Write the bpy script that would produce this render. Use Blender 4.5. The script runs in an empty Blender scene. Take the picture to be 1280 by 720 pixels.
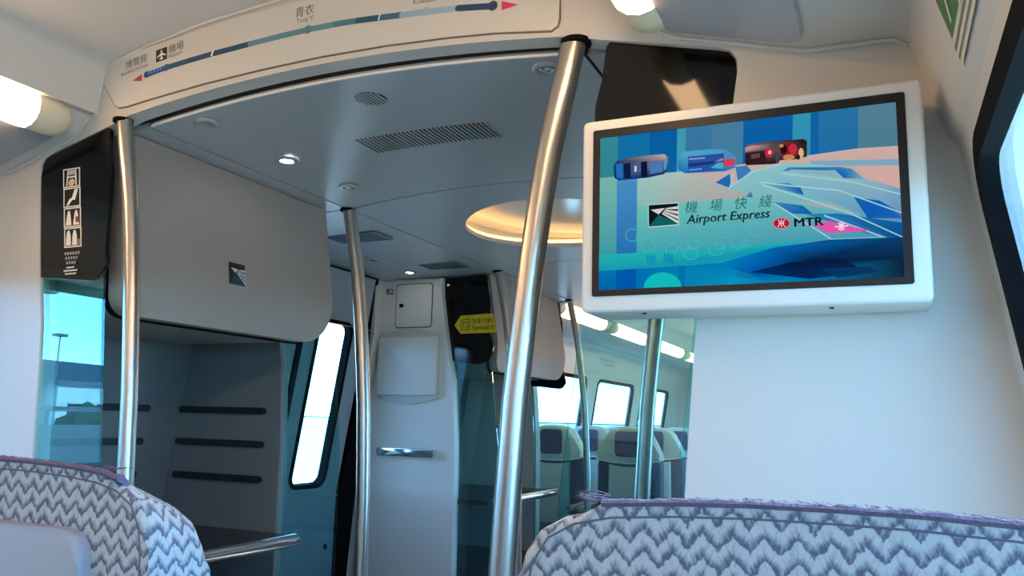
import bpy, bmesh, math, random
from mathutils import Vector, Matrix
random.seed(3)
S = bpy.context.scene
COL = S.collection
PI = math.pi

# ------------------------------------------------------------------ camera, world, sun, exposure
YAW, PITCH, ROLL = 0.426866, 0.160452, 0.0260947
cyw, syw, cpt, spt = math.cos(YAW), math.sin(YAW), math.cos(PITCH), math.sin(PITCH)
fw = Vector((-syw * cpt, cyw * cpt, spt))
r0 = Vector((cyw, syw, 0)); u0 = r0.cross(fw)
cr = math.cos(ROLL) * r0 + math.sin(ROLL) * u0
cu = -math.sin(ROLL) * r0 + math.cos(ROLL) * u0
cd = bpy.data.cameras.new('camera'); cam = bpy.data.objects.new('camera', cd); COL.objects.link(cam)
cam.matrix_world = Matrix(((cr.x, cu.x, -fw.x, 1.3018), (cr.y, cu.y, -fw.y, 0.0), (cr.z, cu.z, -fw.z, 1.25), (0, 0, 0, 1)))
cd.sensor_width = 36.0; cd.lens = 1023.62 * 36.0 / 1280.0; cd.clip_start = 0.02; cd.clip_end = 5000
S.camera = cam

W = bpy.data.worlds.new('sky'); S.world = W; W.use_nodes = True
wn = W.node_tree.nodes; wl = W.node_tree.links
sky = wn.new('ShaderNodeTexSky'); sky.sky_type = 'NISHITA'; sky.sun_disc = False
sky.sun_elevation = math.radians(42); sky.sun_rotation = math.radians(78); sky.air_density = 0.4; sky.dust_density = 0.0; sky.ozone_density = 0.6
wl.new(sky.outputs[0], wn['Background'].inputs[0]); wn['Background'].inputs[1].default_value = 2.45

sd = bpy.data.lights.new('sun', 'SUN'); sun = bpy.data.objects.new('sun', sd); COL.objects.link(sun)
sd.energy = 22.0; sd.angle = math.radians(0.6); sd.color = (1.0, 0.96, 0.9)
sun.rotation_euler = Vector((math.sin(1.36) * math.cos(.735), math.cos(1.36) * math.cos(.735), math.sin(.735))).to_track_quat('Z', 'Y').to_euler(); sun.location = (10, 8, 10)

LAMP_STRENGTH = 16.0        # fluorescent ceiling lights
GLOW_STRENGTH = 3.6        # warm ring in the ceiling dome
SPOT_STRENGTH = 30.0       # the few lit downlights
SCREEN_STRENGTH = 1.0
VS = S.view_settings
VS.view_transform = 'Standard'; VS.look = 'None'; VS.gamma = 1.0; VS.exposure = 0.0; VS.use_curve_mapping = False

# ------------------------------------------------------------------ materials
def lin(c):
    return tuple(((x / 255.0) / 12.92 if x / 255.0 <= 0.04045 else ((x / 255.0 + 0.055) / 1.055) ** 2.4) for x in c)
def mat(name, rgb, rough=0.5, metal=0.0, spec=0.5, noise=0.0, nscale=40.0, bump=0.0, coat=0.0):
    m = bpy.data.materials.new(name); m.use_nodes = True
    n = m.node_tree.nodes; l = m.node_tree.links; b = n['Principled BSDF']
    c = lin(rgb)
    b.inputs['Base Color'].default_value = (*c, 1); b.inputs['Roughness'].default_value = rough
    b.inputs['Metallic'].default_value = metal; b.inputs['Specular IOR Level'].default_value = spec
    b.inputs['Coat Weight'].default_value = coat
    if noise or bump:
        tc = n.new('ShaderNodeTexCoord'); nz = n.new('ShaderNodeTexNoise')
        nz.inputs['Scale'].default_value = nscale; nz.inputs['Detail'].default_value = 4
        l.new(tc.outputs['Object'], nz.inputs['Vector'])
        if noise:
            mx = n.new('ShaderNodeMix'); mx.data_type = 'RGBA'
            mx.inputs[6].default_value = (*[x * (1 - noise) for x in c], 1)
            mx.inputs[7].default_value = (*[min(1, x * (1 + noise)) for x in c], 1)
            l.new(nz.outputs['Fac'], mx.inputs[0]); l.new(mx.outputs[2], b.inputs['Base Color'])
        if bump:
            bp = n.new('ShaderNodeBump'); bp.inputs['Strength'].default_value = bump; bp.inputs['Distance'].default_value = 0.002
            l.new(nz.outputs['Fac'], bp.inputs['Height']); l.new(bp.outputs[0], b.inputs['Normal'])
    return m
def brushed(name, rgb, rough, axis_scale):
    m = mat(name, rgb, rough, 1.0)
    n = m.node_tree.nodes; l = m.node_tree.links; b = n['Principled BSDF']
    tc = n.new('ShaderNodeTexCoord'); mp = n.new('ShaderNodeMapping'); mp.inputs['Scale'].default_value = axis_scale
    nz = n.new('ShaderNodeTexNoise'); nz.inputs['Scale'].default_value = 6; nz.inputs['Detail'].default_value = 3
    mr = n.new('ShaderNodeMapRange'); mr.inputs[3].default_value = rough - 0.08; mr.inputs[4].default_value = rough + 0.1
    l.new(tc.outputs['Object'], mp.inputs[0]); l.new(mp.outputs[0], nz.inputs['Vector']); l.new(nz.outputs['Fac'], mr.inputs[0]); l.new(mr.outputs[0], b.inputs['Roughness'])
    return m
def emit(name, rgb, strength):
    m = bpy.data.materials.new(name); m.use_nodes = True
    n = m.node_tree.nodes; l = m.node_tree.links; n.remove(n['Principled BSDF'])
    e = n.new('ShaderNodeEmission'); e.inputs[0].default_value = (*lin(rgb), 1); e.inputs[1].default_value = strength
    l.new(e.outputs[0], n['Material Output'].inputs[0]); return m
def attr_mat(name, kind, strength=1.0, rough=0.5):
    m = bpy.data.materials.new(name); m.use_nodes = True
    n = m.node_tree.nodes; l = m.node_tree.links
    a = n.new('ShaderNodeVertexColor'); a.layer_name = 'ink'
    if kind == 'emit':
        n.remove(n['Principled BSDF']); e = n.new('ShaderNodeEmission'); e.inputs[1].default_value = strength
        l.new(a.outputs[0], e.inputs[0]); l.new(e.outputs[0], n['Material Output'].inputs[0])
    else:
        b = n['Principled BSDF']; b.inputs['Roughness'].default_value = rough; l.new(a.outputs[0], b.inputs['Base Color'])
    return m
def pane(name, tint, base=0.04, edge=0.6, glossc=(0.95, 1, 1)):
    m = bpy.data.materials.new(name); m.use_nodes = True
    n = m.node_tree.nodes; l = m.node_tree.links; n.remove(n['Principled BSDF'])
    t = n.new('ShaderNodeBsdfTransparent'); t.inputs[0].default_value = (*tint, 1)
    g = n.new('ShaderNodeBsdfGlossy'); g.inputs['Roughness'].default_value = 0.0; g.inputs[0].default_value = (*glossc, 1)
    lw = n.new('ShaderNodeLayerWeight'); lw.inputs[0].default_value = 0.5
    pw = n.new('ShaderNodeMath'); pw.operation = 'POWER'; pw.inputs[1].default_value = 3.0
    ml = n.new('ShaderNodeMath'); ml.operation = 'MULTIPLY_ADD'; ml.inputs[1].default_value = edge; ml.inputs[2].default_value = base
    mx = n.new('ShaderNodeMixShader')
    l.new(lw.outputs['Facing'], pw.inputs[0]); l.new(pw.outputs[0], ml.inputs[0]); l.new(ml.outputs[0], mx.inputs[0])
    l.new(t.outputs[0], mx.inputs[1]); l.new(g.outputs[0], mx.inputs[2]); l.new(mx.outputs[0], n['Material Output'].inputs[0])
    return m
def fabric(name, light, dark, fine):
    m = mat(name, light, 0.9, spec=0.2)
    n = m.node_tree.nodes; l = m.node_tree.links; b = n['Principled BSDF']
    uv = n.new('ShaderNodeUVMap'); uv.uv_map = 'UVMap'
    sp = n.new('ShaderNodeSeparateXYZ'); l.new(uv.outputs[0], sp.inputs[0])
    def M(op, a, b_=None, c=None):
        k = n.new('ShaderNodeMath'); k.operation = op
        for i, v in enumerate((a, b_, c)):
            if v is None: continue
            if isinstance(v, (int, float)): k.inputs[i].default_value = v
            else: l.new(v, k.inputs[i])
        return k.outputs[0]
    nz = n.new('ShaderNodeTexNoise'); nz.inputs['Scale'].default_value = 130; nz.inputs['Detail'].default_value = 3
    l.new(uv.outputs[0], nz.inputs['Vector'])
    jit = M('MULTIPLY', M('SUBTRACT', nz.outputs['Fac'], 0.5), 0.012)
    tri = M('PINGPONG', sp.outputs[0], 0.0115)
    w = M('ADD', M('MULTIPLY_ADD', tri, 1.05, sp.outputs[1]), jit)
    fr = M('FRACT', M('DIVIDE', w, 0.0172))
    # dark sharp edge under each zigzag, fading to pale: two ramps of a sawtooth
    up = n.new('ShaderNodeMapRange'); up.interpolation_type = 'SMOOTHSTEP'; up.inputs[1].default_value = 0.0; up.inputs[2].default_value = 0.62; up.inputs[3].default_value = 1.0; up.inputs[4].default_value = 0.0
    l.new(fr, up.inputs[0])
    dn = n.new('ShaderNodeMapRange'); dn.interpolation_type = 'SMOOTHSTEP'; dn.inputs[1].default_value = 0.86; dn.inputs[2].default_value = 1.0
    l.new(fr, dn.inputs[0])
    # feathery strokes leaning along each leg of the zigzag
    cb = n.new('ShaderNodeCombineXYZ'); l.new(M('MULTIPLY_ADD', sp.outputs[1], -0.45, tri), cb.inputs[0]); l.new(M('MULTIPLY', sp.outputs[1], 0.16), cb.inputs[1]); l.new(M('MULTIPLY', M('FLOOR', M('DIVIDE', sp.outputs[0], 0.0115)), 0.37), cb.inputs[2])
    sn = n.new('ShaderNodeTexNoise'); sn.inputs['Scale'].default_value = fine; sn.inputs['Detail'].default_value = 2; l.new(cb.outputs[0], sn.inputs['Vector'])
    fs = M('SUBTRACT', sn.outputs['Fac'], 0.5)
    mixf = M('MULTIPLY_ADD', fs, 1.5, M('MAXIMUM', up.outputs[0], dn.outputs[0]))
    cl = n.new('ShaderNodeClamp'); l.new(mixf, cl.inputs[0])
    mx = n.new('ShaderNodeMix'); mx.data_type = 'RGBA'
    mx.inputs[6].default_value = (*lin(light), 1); mx.inputs[7].default_value = (*lin(dark), 1)
    l.new(cl.outputs[0], mx.inputs[0]); l.new(mx.outputs[2], b.inputs['Base Color'])
    bp = n.new('ShaderNodeBump'); bp.inputs['Strength'].default_value = 0.35; bp.inputs['Distance'].default_value = 0.0015
    l.new(nz.outputs['Fac'], bp.inputs['Height']); l.new(bp.outputs[0], b.inputs['Normal'])
    return m

M = dict(
    wall=mat('wall_laminate', (203, 198, 190), 0.38, noise=0.02, nscale=3),
    ceil=mat('ceiling_paint', (205, 201, 194), 0.42, noise=0.02, nscale=3),
    cover=mat('cover_panel_grey', (168, 168, 170), 0.4),
    board=mat('route_board', (206, 202, 192), 0.35),
    vceil=mat('vestibule_ceiling_grey', (186, 190, 192), 0.34, metal=0.2, noise=0.02, nscale=5),
    bin=mat('bin_plastic', (158, 150, 144), 0.45, noise=0.03, nscale=60),
    rack=mat('rack_panel_grey', (128, 129, 132), 0.5, noise=0.03, nscale=50),
    door=mat('door_grey', (150, 160, 166), 0.4),
    column=mat('column_panel', (226, 225, 220), 0.38, noise=0.015, nscale=30),
    column2=mat('column_box_plastic', (204, 204, 198), 0.45),
    steel=brushed('brushed_steel', (190, 184, 176), 0.30, (60, 60, 1)),
    chrome=mat('chrome', (215, 218, 222), 0.12, 1.0),
    black=mat('black_glass_print', (6, 6, 7), 0.08, spec=0.5),
    rubber=mat('black_rubber', (9, 9, 11), 0.85, spec=0.12),
    strip=mat('rack_bumper_rubber', (40, 42, 44), 0.45),
    gap=mat('dark_gap', (10, 8, 8), 0.8),
    groove=mat('groove_brown', (110, 96, 84), 0.7),
    floor=mat('floor_vinyl', (158, 158, 156), 0.6, noise=0.12, nscale=90, bump=0.1),
    shelf=mat('rack_shelf', (44, 46, 48), 0.3),
    tv=mat('television_casing', (212, 208, 200), 0.4),
    bezel=mat('television_bezel', (26, 23, 23), 0.4, spec=0.35),
    dome=mat('dome_cream', (226, 222, 208), 0.16, metal=0.4),
    cap=mat('lamp_end_cap', (236, 224, 190), 0.4),
    vent=mat('vent_dark', (22, 24, 26), 0.6),
    ventgrey=mat('vent_perforated_grey', (122, 126, 128), 0.5),
    seatplastic=mat('seat_back_plastic', (142, 144, 148), 0.45, noise=0.03, nscale=150),
    purple=mat('purple_fuzzy_tape', (98, 86, 108), 0.95, noise=0.3, nscale=400, bump=0.8),
    seatdark=mat('far_seat_navy_fabric', (66, 68, 100), 0.9, noise=0.1, nscale=120),
    seatpale=mat('far_seat_pale_fabric', (208, 218, 216), 0.85, noise=0.05, nscale=120),
    seatwhite=mat('far_seat_piping_and_rim_light', (235, 235, 235), 0.7),
    headpad=mat('headrest_pad_purple', (70, 62, 104), 0.9),
    yellow=mat('sign_yellow', (222, 196, 34), 0.4),
    ink=attr_mat('printed_ink', 'diffuse'),
    screen=attr_mat('screen_light', 'emit', SCREEN_STRENGTH),
    fabric=fabric('chevron_fabric', (166, 169, 166), (84, 90, 104), 460.0),
    seam=mat('seam_thread', (84, 88, 96), 0.9),
    glass=pane('screen_glass', (0.66, 0.915, 0.93), 0.065, 0.7, (0.75, 0.95, 1.0)),
    winglass=pane('window_glass', (0.58, 0.79, 0.86), 0.02, 0.3),
    doorglass=pane('door_window_glass', (0.78, 0.93, 0.96), 0.02, 0.3),
    lamp=emit('lamp_diffuser', (255, 208, 156), LAMP_STRENGTH),
    glow=emit('dome_glow', (255, 196, 128), GLOW_STRENGTH),
    spot=emit('spot_lens', (255, 246, 236), SPOT_STRENGTH),
    lens=mat('unlit_lens', (190, 194, 198), 0.15, metal=0.6),
    ring=mat('light_ring', (176, 180, 184), 0.3, metal=0.4),
    concrete=mat('trackside_concrete', (226, 224, 216), 0.9, noise=0.06, nscale=0.4),
    hill=mat('hill_haze_green', (50, 78, 98), 0.95, noise=0.15, nscale=0.02),
    scrub=mat('scrub_green', (60, 84, 66), 0.95, noise=0.3, nscale=0.6),
    grass=mat('grass_field', (44, 62, 54), 0.95, noise=0.35, nscale=0.15),
    grey=mat('galvanised_grey', (130, 136, 140), 0.5, metal=0.5),
    white=mat('white_render', (236, 236, 232), 0.7),
    darkwin=mat('building_window', (50, 60, 70), 0.2),
)

# ------------------------------------------------------------------ helpers
ORG = {}
def thing(name, label, cat, loc=(0, 0, 0), group=None):
    o = bpy.data.objects.new(name, None); COL.objects.link(o); o.location = loc; o.empty_display_size = 0.1
    o['label'] = label; o['category'] = cat
    if group: o['group'] = group
    ORG[o] = Vector(loc); return o
def smooth_by_angle(me, ang=35):
    a = math.radians(ang)
    bm = bmesh.new(); bm.from_mesh(me)
    for f in bm.faces: f.smooth = True
    for e in bm.edges:
        if len(e.link_faces) == 2 and e.calc_face_angle(0) > a: e.smooth = False
    bm.to_mesh(me); bm.free()
def link(name, bm, m, parent=None, smooth=True, label=None, recalc=True):
    org = Vector((0, 0, 0)); p = parent
    while p is not None:
        if p in ORG: org = ORG[p]; break
        p = p.parent
    if recalc: bmesh.ops.recalc_face_normals(bm, faces=bm.faces)
    if org.length: bmesh.ops.translate(bm, verts=bm.verts, vec=-org)
    me = bpy.data.meshes.new(name); bm.to_mesh(me); bm.free()
    if smooth: smooth_by_angle(me)
    me.materials.append(M[m] if isinstance(m, str) else m)
    o = bpy.data.objects.new(name, me); COL.objects.link(o)
    if parent is not None: o.parent = parent
    if label: o['label'] = label
    return o
def struct(name, bm, m, parent=None, **k):
    o = link(name, bm, m, parent, **k)
    if parent is None: o['kind'] = 'structure'
    return o
def B(): return bmesh.new()
def kids(o): return [c for c in COL.objects if c.parent == o]
def copy_tree(o, parent=None):
    c = o.copy(); COL.objects.link(c)
    if parent is not None: c.parent = parent
    for ch in kids(o): copy_tree(ch, c)
    return c
def box(bm, x0, x1, y0, y1, z0, z1, bevel=0.0, seg=2):
    r = bmesh.ops.create_cube(bm, size=1.0)
    vs = r['verts']
    bmesh.ops.scale(bm, verts=vs, vec=(x1 - x0, y1 - y0, z1 - z0))
    bmesh.ops.translate(bm, verts=vs, vec=((x0 + x1) / 2, (y0 + y1) / 2, (z0 + z1) / 2))
    if bevel:
        es = list({e for v in vs for e in v.link_edges})
        bmesh.ops.bevel(bm, geom=es, offset=bevel, segments=seg, affect='EDGES', profile=0.5)
def prism(bm, pts, vec, bevel=0.0, seg=3, bevel_back=False, hard=None):
    """closed loop of 3D points, extruded along vec; bevels the front outline"""
    vec = Vector(vec)
    a = [bm.verts.new(p) for p in pts]; b = [bm.verts.new(Vector(p) + vec) for p in pts]
    n = len(a)
    f = bm.faces.new(a); g = bm.faces.new(list(reversed(b)))
    for i in range(n): bm.faces.new((a[i], b[i], b[(i + 1) % n], a[(i + 1) % n]))
    if bevel:
        es = [e for e in f.edges]
        if bevel_back: es += [e for e in g.edges]
        bmesh.ops.bevel(bm, geom=es, offset=bevel, segments=seg, affect='EDGES', profile=0.5)
def holed(bm, outer, holes, mp, vec):
    """planar sheet with holes (2D loops mapped by mp), extruded by vec"""
    vec = Vector(vec)
    t = bmesh.new()
    for lp in [outer] + holes:
        vs = [t.verts.new((p[0], p[1], 0)) for p in lp]
        for i in range(len(vs)): t.edges.new((vs[i], vs[(i + 1) % len(vs)]))
    bmesh.ops.triangle_fill(t, use_beauty=True, use_dissolve=False, edges=t.edges[:])
    t.verts.index_update()
    co = [Vector(mp(v.co.x, v.co.y)) for v in t.verts]
    fr = [bm.verts.new(c) for c in co]; bk = [bm.verts.new(c + vec) for c in co]
    for f in t.faces:
        ix = [v.index for v in f.verts]
        bm.faces.new([fr[i] for i in ix]); bm.faces.new([bk[i] for i in reversed(ix)])
    for e in t.edges:
        if len(e.link_faces) == 1:
            i, j = e.verts[0].index, e.verts[1].index
            bm.faces.new((fr[i], fr[j], bk[j], bk[i]))
    t.free()
def ringsheet(bm, outer, inner, mp, vec):
    """ring between two loops of equal length"""
    vec = Vector(vec); n = len(outer)
    L = [[bm.verts.new(Vector(mp(*p)) + k) for p in lp] for lp in (outer, inner) for k in (Vector((0, 0, 0)), vec)]
    for i in range(n):
        j = (i + 1) % n
        bm.faces.new((L[0][i], L[0][j], L[2][j], L[2][i])); bm.faces.new((L[1][i], L[3][i], L[3][j], L[1][j]))
        bm.faces.new((L[0][i], L[1][i], L[1][j], L[0][j])); bm.faces.new((L[2][i], L[2][j], L[3][j], L[3][i]))
def rrect(x0, x1, y0, y1, r, seg=5):
    """rounded rectangle, r = one radius or (bl, br, tr, tl)"""
    rs = r if isinstance(r, (tuple, list)) else (r,) * 4
    out = []
    for (cx, cy, a0, k) in ((x0, y0, PI, 0), (x1, y0, 1.5 * PI, 1), (x1, y1, 0, 2), (x0, y1, 0.5 * PI, 3)):
        q = max(rs[k], 1e-4); sx = 1 if cx == x0 else -1; sy = 1 if cy == y0 else -1
        for i in range(seg + 1):
            a = a0 + 0.5 * PI * i / seg
            out.append((cx + sx * q + q * math.cos(a), cy + sy * q + q * math.sin(a)))
    return out
def tube(bm, path, r, seg=12, caps=True):
    P = [Vector(p) for p in path]; rings = []
    up = Vector((0, 0, 1))
    for i, p in enumerate(P):
        d = (P[min(i + 1, len(P) - 1)] - P[max(i - 1, 0)]).normalized()
        s = d.cross(up)
        if s.length < 1e-3: s = d.cross(Vector((0, 1, 0)))
        s.normalize(); t = s.cross(d)
        rr = r[i] if isinstance(r, (list, tuple)) else r
        rings.append([bm.verts.new(p + (s * math.cos(2 * PI * k / seg) + t * math.sin(2 * PI * k / seg)) * rr) for k in range(seg)])
    for a, b in zip(rings, rings[1:]):
        for k in range(seg): bm.faces.new((a[k], a[(k + 1) % seg], b[(k + 1) % seg], b[k]))
    if caps: bm.faces.new(list(reversed(rings[0]))); bm.faces.new(rings[-1])
def lathe(bm, prof, c, seg=24, axis='z'):
    rings = []
    for (r, z) in prof:
        rings.append([bm.verts.new((c[0] + r * math.cos(2 * PI * k / seg), c[1] + r * math.sin(2 * PI * k / seg), c[2] + z)) for k in range(seg)])
    for a, b in zip(rings, rings[1:]):
        for k in range(seg): bm.faces.new((a[k], a[(k + 1) % seg], b[(k + 1) % seg], b[k]))
    bm.faces.new(rings[0]); bm.faces.new(rings[-1])
def sweep(bm, prof, y0, y1, thick=0.0):
    """open (x,z) profile run along Y"""
    a = [bm.verts.new((x, y0, z)) for x, z in prof]; b = [bm.verts.new((x, y1, z)) for x, z in prof]
    for i in range(len(a) - 1): bm.faces.new((a[i], a[i + 1], b[i + 1], b[i]))
def interp(tab, z):
    if z <= tab[0][0]: return tab[0][1]
    for (a, u), (b, v) in zip(tab, tab[1:]):
        if z <= b:
            t = (z - a) / (b - a); return u + (v - u) * t
    return tab[-1][1]
# flat print: coloured polygons lying on one plane; mp(u, v, layer) gives the point in space
class Print:
    def __init__(s, mp, step=0.0003): s.v = []; s.f = []; s.c = []; s.mp = mp; s.step = step; s.layer = 0
    def poly(s, pts, col, layer=None):
        if layer is None: s.layer += 1; layer = s.layer
        i0 = len(s.v); s.v += [Vector(s.mp(p[0], p[1], layer * s.step)) for p in pts]
        s.f.append(list(range(i0, i0 + len(pts))))
        s.c.append([lin(k) for k in col] if isinstance(col[0], (tuple, list)) else [lin(col)] * len(pts))
    def ring(s, cx, cy, rx, ry, w, col, n=14):
        s.layer += 1
        for k in range(n):
            a, b = 2 * PI * k / n, 2 * PI * (k + 1) / n
            q = [(cx + (rx + e) * math.cos(t), cy + (ry + e) * math.sin(t)) for e, t in ((0, a), (w, a), (w, b), (0, b))]
            s.poly(q, col, s.layer)
    def disc(s, cx, cy, rx, ry, col, n=20): s.poly([(cx + rx * math.cos(2 * PI * k / n), cy + ry * math.sin(2 * PI * k / n)) for k in range(n)], col)
    def line(s, pts, w, col, layer=None):
        if layer is None: s.layer += 1; layer = s.layer
        for a, b in zip(pts, pts[1:]):
            d = Vector((b[0] - a[0], b[1] - a[1])); d.normalize(); q = Vector((-d.y, d.x)) * w / 2
            s.poly([(a[0] + q.x, a[1] + q.y), (b[0] + q.x, b[1] + q.y), (b[0] - q.x, b[1] - q.y), (a[0] - q.x, a[1] - q.y)], col, layer)
    def text(s, body, x, y, h, col, ang=0.0, shear=0.0, align='CENTER', flip=1, wide=1.0, heavy=0.0):
        if heavy:
            for dx, dy in ((-heavy, 0), (heavy, 0), (0, heavy * .6), (0, -heavy * .6)): s.text(body, x + dx, y + dy, h, col, ang, shear, align, flip, wide)
        c = bpy.data.curves.new('lettering', 'FONT'); c.body = body; c.size = 1.0; c.resolution_u = 2; c.align_x = align
        c.shear = shear
        o = bpy.data.objects.new('lettering', c); m = bpy.data.meshes.new_from_object(o)
        s.layer += 1; ca, sa = math.cos(ang), math.sin(ang); i0 = len(s.v)
        for v in m.vertices:
            a = v.co.x * h * wide; b = (v.co.y - 0.36) * h
            s.v.append(Vector(s.mp(x + a * ca - b * sa, y + flip * (a * sa + b * ca), s.layer * s.step)))
        for p in m.polygons: s.f.append([i0 + i for i in p.vertices]); s.c.append([lin(col)] * len(p.vertices))
        bpy.data.objects.remove(o); bpy.data.curves.remove(c); bpy.data.meshes.remove(m)
    def build(s, name, m, parent, label=None):
        org = Vector((0, 0, 0)); p = parent
        while p is not None:
            if p in ORG: org = ORG[p]; break
            p = p.parent
        me = bpy.data.meshes.new(name); me.from_pydata([v - org for v in s.v], [], s.f)
        ca = me.color_attributes.new('ink', 'FLOAT_COLOR', 'CORNER')
        k = 0
        for f in s.c:
            for c in f: ca.data[k].color = (*c, 1); k += 1
        me.materials.append(M[m]); o = bpy.data.objects.new(name, me); COL.objects.link(o); o.parent = parent
        if label: o['label'] = label
        return o

# ------------------------------------------------------------------ key sizes of the car (metres)
Y1, Y2, Y3, Y4 = 1.627, 2.734, 4.202, 5.407      # near bulkhead, rack end, far rack start, far bulkhead
YB, YE = -2.6, 12.2                               # ends of what is built
POLE = [(0, .53), (.94, .55), (1.3, .57), (1.6, .602), (1.84, .636), (2.0, .672), (2.12, .703)]
OUT = [(0, .925), (1.1, .94), (1.47, .967), (1.66, 1.006), (1.96, 1.056), (2.1, 1.066)]
PIN = [(0, .655), (1.1, .675), (1.6, .735), (1.94, .748), (2.09, .785)]
XT, ZT, XB, ZB = 1.446, 1.755, 1.596, 0.80       # tilted window belt of the side wall
def wallx(z): return XT + (XB - XT) * (ZT - z) / (ZT - ZB) if z > ZB else XB
HB = math.hypot(XB - XT, ZT - ZB)
def archz(x): return 2.100 + 0.045 * max(0.0, 1 - (x / 0.70) ** 2)
def belt(side, off=0.0):
    """maps (Y, height) on the tilted belt to space, off = outward"""
    nx, nz = (ZT - ZB) / HB, (XB - XT) / HB
    return lambda y, z: (side * (wallx(z) + off * nx), y, z + off * nz)

# ------------------------------------------------------------------ floor, side walls, windows, ends
bm = B(); box(bm, -1.66, 1.66, YB, YE, -0.06, 0.0); struct('floor', bm, 'floor', smooth=False)
WZ0, WZ1 = 0.80 + 0.03, 1.71
wins = {1: [(-1.69, -.29), (.06, 1.505), (6.55, 7.99), (8.32, 9.72), (10.07, 11.47)],
        -1: [(-1.69, -.29), (.06, 1.505), (6.40, 7.99), (8.32, 9.72), (10.07, 11.47)]}
DOORS = (2.86, 4.08)
wn_i = 1
for side, nm in ((-1, 'wall_left'), (1, 'wall_right')):
    bm = B()
    holes = [rrect(a, b, WZ0, WZ1, .10, 6) for a, b in wins[side]]
    holes.append(rrect(DOORS[0], DOORS[1], ZB + .002, ZT - .002, .01, 1))
    holed(bm, [(YB, ZB), (YE, ZB), (YE, ZT), (YB, ZT)], holes, belt(side), (side * .05, 0, .008))
    for a, b in ((YB, DOORS[0]), (DOORS[1], YE)): box(bm, side * XB if side > 0 else -XB - .05, XB + .05 if side > 0 else -XB, a, b, 0, ZB)
    # vestibule wall above the belt
    for a, b in ((Y1, DOORS[0]), (DOORS[1], Y4)):
        prism(bm, [(side * XT, a, ZT), (side * XT, b, ZT), (side * 1.456, b, 2.12), (side * 1.456, a, 2.12)], (side * .05, 0, 0))
    prism(bm, [(side * 1.456, DOORS[0], 2.06), (side * 1.456, DOORS[1], 2.06), (side * 1.456, DOORS[1], 2.12), (side * 1.456, DOORS[0], 2.12)], (side * .05, 0, 0))
    struct(nm, bm, 'wall', smooth=False)
    for a, b in wins[side]:
        bm = B(); ringsheet(bm, rrect(a - .004, b + .004, WZ0 - .004, WZ1 + .004, .104, 6), rrect(a + .034, b - .034, WZ0 + .034, WZ1 - .034, .07, 6), belt(side, -.006), (side * .028, 0, .004))
        w = struct('window_%d' % wn_i, bm, 'rubber'); wn_i += 1
        bm = B(); prism(bm, [belt(side, .013)(*p) for p in rrect(a + .03, b - .03, WZ0 + .03, WZ1 - .03, .08, 6)], (side * .006, 0, .001))
        link('pane', bm, 'winglass', w)
bm = B(); box(bm, -1.66, 1.66, YB - .05, YB, 0, 2.5); struct('wall_back', bm, 'wall', smooth=False)
bm = B(); box(bm, -1.66, 1.66, YE, YE + .05, 0, 2.5); struct('wall_front', bm, 'wall', smooth=False)

# ------------------------------------------------------------------ seating-bay ceilings and cover panels
half = [(0, 2.372), (.2, 2.366), (.414, 2.352), (.65, 2.32), (.775, 2.29), (.80, 2.28), (.812, 2.262), (.822, 2.20), (.828, 2.13),
        (.86, 2.13), (.90, 2.08), (.93, 2.066), (1.19, 1.992), (1.345, 1.988), (1.370, 1.972), (1.384, 1.94), (1.407, 1.86), (1.430, 1.78), (1.446, 1.755)]
prof = [(-x, z) for x, z in reversed(half[1:])] + half
def slab(bm, prof, y0, y1, t=0.03):
    up = [(x * 1.02, z + t) for x, z in prof]
    loop = [(x, z) for x, z in prof] + list(reversed(up))
    n = len(loop)
    a = [bm.verts.new((x, y0, z)) for x, z in loop]; b = [bm.verts.new((x, y1, z)) for x, z in loop]
    for i in range(n): bm.faces.new((a[i], a[(i + 1) % n], b[(i + 1) % n], b[i]))
    m = len(prof)
    for i in range(m - 1):
        bm.faces.new((a[i], a[n - 1 - i], a[n - 2 - i], a[i + 1])); bm.faces.new((b[i], b[i + 1], b[n - 2 - i], b[n - 1 - i]))
for y0, y1 in ((YB, Y1), (Y4, YE)):
    bm = B(); slab(bm, prof, y0, y1); struct('ceiling', bm, 'ceil')
k = 1
for y0, y1 in ((YB + .01, 1.565), (Y4 + .10, YE - .01)):
    for side in (-1, 1):
        bm = B()
        pts = rrect(0, .272, y0, y1, (.004, .03, .03, .004), 5)
        d = Vector((side * .26, 0, -.074)).normalized(); nrm = Vector((side * -.274, 0, -.962)).normalized()
        org = Vector((side * .931, 0, 2.066)) + nrm * .018
        prism(bm, [org + d * p[0] + Vector((0, p[1], 0)) for p in pts], -nrm * .016, bevel=.006, seg=2)
        struct('trim_%d' % k, bm, 'cover'); k += 1

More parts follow.
